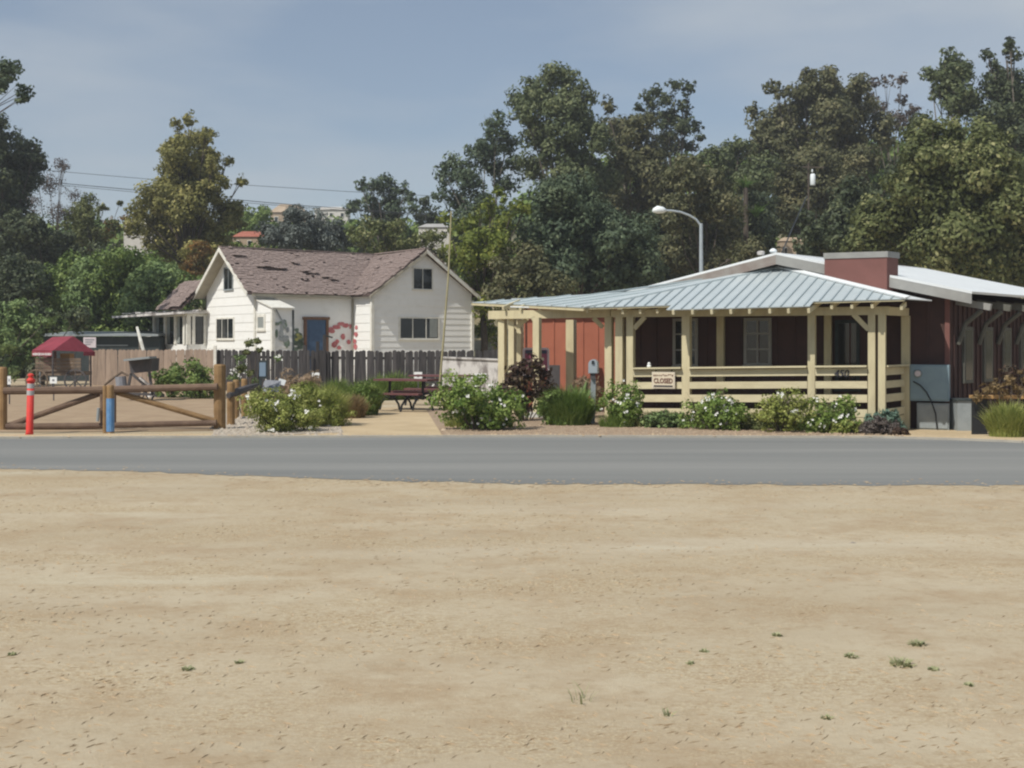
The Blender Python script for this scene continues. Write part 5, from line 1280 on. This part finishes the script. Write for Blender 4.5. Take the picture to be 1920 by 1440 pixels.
tree('dark_tree', 'low dark green tree left of the tan distant house', 'tree', 105,
     [(485, 392, 12), (470, 405, 16), (495, 410, 16), (450, 418, 16), (480, 425, 18), (500, 432, 14)], 'leaf_hedge', .2, 1.3, base=478, r0=.15)
tree('green_tree', 'green tree below the red tile roof beside the golden sycamore', 'tree', 80,
     [(445, 462, 14), (470, 464, 12), (425, 460, 16), (500, 456, 14), (488, 466, 14)], 'leaf_hedge', .18, 1.2, base=455, r0=.12)
# right hillside
tree('eucalyptus_tree', 'broad olive eucalyptus crown left of centre on the right hillside', 'tree', 88,
     [(1440, 175, 14), (1428, 195, 16), (1455, 185, 14), (1510, 150, 16), (1495, 180, 22), (1540, 160, 24), (1575, 160, 28), (1595, 175, 24), (1525, 195, 34), (1575, 205, 36), (1480, 215, 34), (1440, 235, 30), (1620, 205, 26), (1540, 240, 42), (1600, 250, 40), (1480, 270, 42), (1650, 250, 30), (1430, 280, 30)],
     'leaf_brown', .25, 1.15, base=1540, bark='bark_pale', r0=.4, droop=.5)
tree('eucalyptus_tree', 'airy dark topped eucalyptus in the gap before the far right trees', 'tree', 92,
     [(1640, 152, 12), (1662, 150, 10), (1680, 160, 9), (1650, 172, 14), (1690, 185, 10), (1670, 195, 16), (1700, 215, 14), (1680, 230, 22), (1715, 240, 14)], 'leaf_twig', .2, .6, base=1675, bark='bark_pale', r0=.25)
tree('eucalyptus_tree', 'tallest far right eucalyptus with a pointed domed crown', 'tree', 76,
     [(1797, 100, 16), (1790, 122, 24), (1765, 130, 16), (1750, 150, 18), (1815, 130, 22), (1775, 160, 26), (1742, 185, 18), (1810, 165, 28), (1835, 190, 26), (1780, 200, 30), (1745, 215, 20)], 'leaf_euc', .22, 1.2, base=1790, bark='bark_pale', r0=.35, droop=.5)
tree('eucalyptus_tree', 'wispy topped tree at the upper right corner', 'tree', 74,
     [(1850, 105, 8), (1868, 95, 7), (1880, 100, 6), (1860, 125, 12), (1900, 105, 14), (1920, 110, 18), (1890, 140, 26), (1920, 160, 34), (1860, 165, 26), (1895, 200, 36), (1945, 200, 44), (1850, 230, 34), (1910, 250, 40)], 'leaf_dark', .2, 1.1, base=1900, bark='bark_pale', r0=.35)
tree('sycamore_tree', 'big near sycamore with pale leaf tips filling the right side', 'tree', 52,
     [(1760, 235, 24), (1800, 240, 26), (1725, 265, 26), (1775, 280, 38), (1835, 270, 36), (1705, 310, 32), (1750, 330, 46), (1815, 330, 50), (1880, 310, 44), (1685, 355, 36), (1740, 385, 52), (1815, 400, 58), (1885, 390, 56), (1660, 400, 38), (1700, 440, 50), (1770, 460, 56), (1850, 470, 60), (1920, 450, 50), (1640, 440, 36), (1620, 470, 34), (1930, 350, 44), (1935, 500, 40)],
     'leaf_olive', .17, 1.6, base=1790, r0=.3, bark='bark', sub=.5)
tree('dark_oak_tree', 'dark olive tree at the left foot of the big near sycamore', 'tree', 58,
     [(1540, 445, 30), (1512, 440, 24), (1515, 475, 26), (1505, 410, 16), (1610, 385, 34), (1590, 420, 36), (1640, 370, 30), (1575, 460, 34), (1625, 430, 38), (1550, 470, 26), (1600, 350, 28), (1660, 330, 28)], 'leaf_dark', .18, 1.3, base=1600, r0=.25)
tree('brown_green_tree', 'brown green tree around the utility pole', 'tree', 84,
     [(1500, 320, 40), (1550, 310, 42), (1590, 320, 36), (1470, 350, 36), (1520, 370, 42), (1570, 370, 38), (1480, 400, 36), (1530, 420, 38), (1440, 330, 30)], 'leaf_brown', .22, 1.3, base=1520, r0=.25)
tree('green_tree', 'mid green tree left of the utility pole under the skyline notch', 'tree', 80,
     [(1370, 275, 18), (1395, 268, 22), (1345, 300, 24), (1385, 305, 28), (1420, 315, 28), (1330, 285, 12), (1350, 340, 30), (1400, 350, 32), (1310, 300, 14)], 'leaf_euc', .2, 1.3, base=1380, r0=.25)
tree('dusty_tree', 'dusty brown green tree right behind the street lamp pole', 'tree', 66,
     [(1300, 310, 28), (1270, 340, 30), (1320, 350, 34), (1290, 390, 36), (1345, 390, 34), (1260, 410, 32), (1310, 440, 38), (1360, 440, 34), (1330, 480, 34), (1280, 480, 34), (1380, 480, 28)], 'leaf_brown', .18, 1.3, base=1320, r0=.25)
tree('dark_oak_tree', 'dark green tree between the street lamp and the guy cable', 'tree', 70,
     [(1400, 400, 30), (1435, 380, 28), (1450, 420, 30), (1410, 440, 34), (1390, 470, 28), (1440, 465, 26), (1230, 430, 30), (1240, 480, 34), (1250, 520, 26)], 'leaf_dark', .18, 1.4, base=1415, r0=.25)
# palm
b = FD(1400, 68); t = thing('palm_tree', 'small bright green palm among the dark trees above the lamp', 'palm', b)
tp = P(1398, 352, 68); obj('trunk', MB().tube([b, tp], [.2, .13], 8), 'bark', t)
blades('fronds', 'leaf_palm', tuple(tp + V((0, 0, -.1))), 70, 1.0, (.2, .2), .09, t, lean=1.3)
blades('fronds', 'leaf_palm', tuple(tp + V((.6, 0, -1.6))), 60, .9, (.3, .3), .09, t, lean=1.3)
# far woods that read as one mass
def woods(name, label, px, mat_, d, leaf=.35, dens=1.2):
    s = d / F; bl = []
    for (u, v, r) in px:
        c = P(u, v, d + random.uniform(-6, 6)); bl.append((c.x, c.y, c.z, r * s))
    pos, ti, nr = crown_points(bl, leaf, dens); leaves(name, mat_, pos, leaf * rng.uniform(.6, 1.3, len(pos)), 1.5, ti, None, nrm=nr, loc=GD(px[0][0], d), label=label, kind='stuff')
woods('distant_woodland', 'dark far wood filling the hillside behind the right trees',
      [(u, v, 46) for u in range(1000, 2000, 55) for v in (330, 400, 470, 530) if not (u < 1080 and v < 400)] + [(u, 290, 40) for u in range(1440, 2000, 60)], 'leaf_hedge', 104, .42)
woods('distant_woodland', 'low far tree line along the left horizon behind the farmhouse',
      [(u, random.uniform(432, 446), 24) for u in range(-120, 900, 30)] + [(u, 480, 36) for u in range(-120, 900, 45)] + [(u, 540, 40) for u in range(-120, 900, 50)], 'leaf_hedge', 112, .4)
# green hedge belt left of the house: big shrubs one can tell apart
hed = [(20, 540, 70, 'leaf_dark', 'dark hedge shrub at the left edge above the white signs'),
       (95, 515, 55, 'leaf_hedge', 'leafy hedge shrub above the canopy left end'),
       (165, 520, 55, 'leaf_hedge_grey', 'pale grey green hedge shrub above the canopy ridge'),
       (235, 515, 55, 'leaf_hedge', 'mid green hedge shrub above the long shed'),
       (300, 520, 50, 'leaf_hedge_grey', 'grey green hedge shrub next to the farmhouse rear roof'),
       (345, 540, 34, 'leaf_hedge', 'small hedge shrub touching the farmhouse rear roof')]
for (u, v, r, m_, lb) in hed:
    px = [(u + random.uniform(-.6, .6) * r, v + random.uniform(-.55, 2.5) * r, r * random.uniform(.4, .62)) for _ in range(22)]
    px = [(a, max(b, 475 + c * .6), c) for a, b, c in px]
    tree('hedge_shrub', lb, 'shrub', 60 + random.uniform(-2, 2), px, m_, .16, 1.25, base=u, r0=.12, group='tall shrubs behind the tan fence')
tree('hedge_shrub', 'nearer pale green shrub at the left edge left of the canopy', 'shrub', 47, [(10, 600, 30), (40, 620, 26), (0, 640, 34), (45, 660, 24), (20, 580, 24), (75, 600, 18), (15, 690, 26)], 'leaf_hedge_grey', .13, 1.3, base=15, r0=.1)
tree('hedge_shrub', 'dark shrub between the canopy and the left edge shrub', 'shrub', 49, [(60, 590, 26), (90, 600, 24), (120, 595, 24), (60, 660, 24), (55, 700, 22)], 'leaf_dark', .14, 1.3, base=80, r0=.1)

# ================================================================ GARDEN BUSHES
bush('evergreen_shrub', 'round green shrub against the tan fence left of the thick gate post', 'shrub', 292, 352, 678, 746, 'leaf_hedge', .07, 1.2, d=38)
bush('evergreen_shrub', 'taller green shrub nearest the thick gate post', 'shrub', 340, 404, 670, 746, 'leaf_hedge', .07, 1.2, d=37.5)
bush('rose_bush', 'leafy rose bush with white blooms left of the path', 'rose bush', 468, 590, 712, 810, 'leaf_limegrass', .036, 1.1, flowers=16)
t = bush('feathery_bush', 'feathery yellow green bush right of the left rose bush', 'shrub', 550, 650, 712, 800, 'leaf_limegrass', .022, .55, aspect=4, upr=.8)
g = G(600, 798); blades('plumes', 'leaf_limegrass', tuple(g), 5200, 1.05, (1.35, 1.1), .009, t, lean=.45)
g = G(677, 778); t = thing('grass_clump', 'bright green fine grass clump beside the path', 'grass clump', g); blades('blades', 'leaf_grass', tuple(g), 3600, .98, (1.15, .9), .013, t, lean=.5)
bush('underleaf_shrub', 'inner leafy shrub growing through the bright grass clump', 'shrub', 648, 712, 718, 779, 'leaf_grass', .022, .5, aspect=3, upr=.7)
g = G(655, 784); t = thing('dry_grass_clump', 'brownish dry grass clump in front of the bright grass clump', 'grass clump', g); blades('blades', 'leaf_drygrass', tuple(g), 2600, .68, (1.05, .8), .012, t, lean=.5)
t = bush('dry_shrub', 'pinkish tan dry seeding shrub behind the left rose bush', 'shrub', 512, 612, 668, 745, 'leaf_pinkdry', .045, .55, d=31, aspect=2.5)
bush('yellow_shrub', 'low yellow brown shrub right of the notice panel', 'shrub', 478, 540, 690, 740, 'leaf_autumn', .05, .6, d=32)
for i, (u, lb) in enumerate(((632, 'low green lavender mound left of the path end'), (712, 'first green lavender mound before the dark fence'), (742, 'tallest green lavender mound with yellowish tips'), (775, 'lavender mound partly behind the white number sign'))):
    g = GD(u, 36 + i * .4); h_ = (.85, .98, 1.05, .85)[i]; t = thing('lavender_mound', lb, 'shrub', g, 'lavender mounds before the dark fence'); blades('blades', 'leaf_grass', tuple(g), 1300, h_, (.9, .7), .018, t, lean=.45)
bush('big_rose_bush', 'largest rose bush with white blooms right of the path', 'rose bush', 805, 985, 698, 806, 'leaf_rose', .05, 1.15, flowers=34)
bush('purple_leaf_tree', 'dark purple brown leafed small tree over the rose bed', 'tree', 925, 1045, 665, 790, 'leaf_darkred', .075, .85, blobs=[(975, 690, 16), (1000, 685, 18), (1020, 700, 14), (960, 710, 15), (990, 715, 20), (1020, 728, 18), (970, 738, 18), (1000, 748, 20), (945, 730, 10), (1030, 750, 12), (980, 762, 14), (955, 752, 12)], depth=.5)
g = G(1065, 797); t = thing('grass_clump', 'deep green grass clump left of the mailbox', 'grass clump', g); blades('blades', 'leaf_grass', tuple(g), 4200, .98, (1.35, 1.0), .014, t, lean=.5, tint=(.35, .2))
bush('dark_shrub', 'dark green shrub under the purple leafed tree', 'shrub', 1010, 1075, 725, 797, 'leaf_hedge', .045, 1.1)
g = G(1086, 786); t = thing('canna_plant', 'upright broad leafed plant before the dark annex post', 'plant', g); blades('leaves', 'leaf_hedge_grey', tuple(g), 26, 1.15, (.25, .2), .10, t, lean=.35)
bush('dry_stalks', 'thin dry reddish stalks behind the mailbox', 'plant', 1058, 1120, 690, 790, 'leaf_pinkdry', .03, .25, aspect=3, d=28)
bush('rose_bush', 'rose bush with white blooms right of the mailbox', 'rose bush', 1116, 1198, 706, 800, 'leaf_rose', .045, .9, flowers=16)
bush('groundcover_shrub', 'low pale grey green cover between the mailbox roses and the middle rose bush', 'shrub', 1192, 1300, 768, 802, 'leaf_hedge_grey', .035, .8)
bush('rose_bush', 'rose bush with white blooms below the closed sign railing middle', 'rose bush', 1280, 1392, 720, 806, 'leaf_rose', .045, .85, flowers=24)
bush('groundcover_shrub', 'thin dusty cover right of the middle rose bush', 'shrub', 1372, 1440, 775, 805, 'leaf_olive', .035, .8)
bush('rose_bush', 'yellowish rose bush left of the third porch post', 'rose bush', 1412, 1524, 724, 808, 'leaf_limegrass', .045, .8, flowers=9)
bush('rose_bush', 'rose bush with white blooms under the house number', 'rose bush', 1508, 1622, 736, 808, 'leaf_rose', .045, .85, flowers=22)
bush('olive_groundcover', 'low olive mound right of the roses under the house number', 'shrub', 1535, 1625, 780, 809, 'leaf_limegrass', .03, .9)
bush('aloe_shrub', 'blue green shrub at the right corner of the porch', 'shrub', 1615, 1690, 752, 800, 'leaf_aloe', .04, 1.0, aspect=3, upr=.5)
bush('brown_shrub', 'brownish grey low shrub below the blue green shrub', 'shrub', 1600, 1690, 778, 812, 'leaf_twig', .03, 1.0)
bush('leaf_litter_mound', 'reddish brown dead mound at the right end of the bed', 'shrub', 1670, 1705, 800, 815, 'leaf_darkred', .03, .8, stems=False)
g = G(1890, 819); t = thing('grass_clump', 'yellow green grass clump at the right edge by the bench', 'grass clump', g); blades('blades', 'leaf_limegrass', tuple(g), 3000, .80, (.95, .7), .013, t, lean=.5)
blades('inner_blades', 'leaf_grass', tuple(g), 1200, .7, (.8, .6), .013, t, lean=.35)
bush('copper_shrub', 'coppery seed head shrub above the right grass clump', 'shrub', 1825, 1935, 690, 760, 'leaf_drygrass', .035, .45, d=24.2, aspect=2.5, blobs=[(1850, 735, 12), (1875, 725, 14), (1900, 715, 14), (1920, 705, 14), (1835, 745, 8), (1890, 745, 16), (1925, 735, 14)])
bush('purple_shrub', 'dark reddish shrub at the right edge against the side wall', 'shrub', 1870, 1945, 690, 750, 'leaf_darkred', .045, .8, d=25.2, blobs=[(1890, 700, 12), (1915, 695, 14), (1930, 715, 14), (1900, 720, 10)])
bush('rose_sapling', 'thin yellowish rose stem rising before the lean-to wall', 'plant', 450, 500, 620, 790, 'leaf_olive', .05, .4, d=29, blobs=[(466, 645, 7), (482, 640, 6), (462, 660, 5), (487, 656, 4), (452, 690, 6), (470, 700, 5), (478, 730, 8)], depth=.2)
bush('pale_rose_sapling', 'thin sapling with scattered white blooms before the dark fence', 'plant', 430, 480, 665, 790, 'leaf_hedge_grey', .04, .25, d=29.5, flowers=10, blobs=[(450, 672, 8), (455, 690, 8), (440, 705, 10), (478, 715, 6), (520, 672, 6)], depth=.2)
for (ua, ub, m_, lb, n_) in ((1190, 1290, 'leaf_olive', 'thin olive grass under the closed sign', 1600), (1380, 1440, 'leaf_olive', 'dusty grass tuft right of the middle rose bush', 1300), (1290, 1385, 'leaf_grass', 'green grass under the middle rose bush', 800), (1440, 1560, 'leaf_hedge_grey', 'grey green grass under the yellowish rose bush', 1600), (835, 960, 'leaf_limegrass', 'yellow grass fringe under the largest rose bush', 1600), (1125, 1190, 'leaf_grass', 'grass fringe under the roses by the mailbox', 500)):
    g = G((ua + ub) / 2, 801); g.z = gz(g.x, g.y); w_ = (ub - ua) * g.y / F
    t = thing('grass_tuft', lb, 'grass', g); blades('blades', m_, tuple(g), n_, .42, (w_ * 1.5, .7), .014, t, lean=.6)
# weeds in the dirt
weeds = [(1691, 1247, .16, 'green weed with the widest leaves at right in the dirt'), (1720, 1209, .12, 'flat green weed above the widest one'), (1597, 1232, .09, 'small upright green weed left of the widest one'),
         (1457, 1192, .07, 'dull green weed patch in the dirt right of centre'), (1750, 1256, .07, 'tiny weed just right of the widest green weed'), (1816, 1285, .06, 'rightmost tiny green weed in the dirt'), (1320, 1222, .06, 'faint weed left of centre right group'),
         (1294, 1245, .06, 'faint grey green weed below its paler neighbour'), (1088, 1315, .15, 'twiggy dark green weed near the bottom middle'), (1550, 1347, .06, 'single small weed near the bottom right of centre'), (1252, 1342, .05, 'tiny weed right of the twiggy weed'),
         (350, 1256, .08, 'flat grey green weed at lower left'), (448, 1243, .06, 'small weed right of the flat lower left weed'), (22, 1228, .06, 'small weed at the left edge of the dirt')]
for u, v, h_, lb in weeds:
    g = G(u, v); t = thing('weed', lb, 'weed', g, 'weeds in the bare dirt')
    tw = 'twiggy' in lb
    blades('leaves', 'leaf_weed', tuple(g), 14 if tw else int(22 + h_ * 200), h_ * (.9 if tw else .34), (h_ * 1.1, h_ * 1.1), .006 if tw else .014, t, lean=1.0 if tw else 1.3)
for u, v, w, h, lb in ((1599, 1018, 30, 8, 'grey flat stone alone in the dirt right of centre'), (413, 975, 10, 5, 'small dark stone in the left middle of the dirt'), (82, 1437, 18, 10, 'pale stone cut by the bottom edge at left'), (1905, 1377, 10, 5, 'small dark stone at the lower right edge'), (1112, 1400, 10, 4, 'small dark stone near the bottom middle'), (522, 1308, 9, 5, 'small dark stone near the bottom left')):
    rock(u, v, w, h, lb, 'clod' if 'dark' in lb else 'rock', group='loose stones in the dirt')
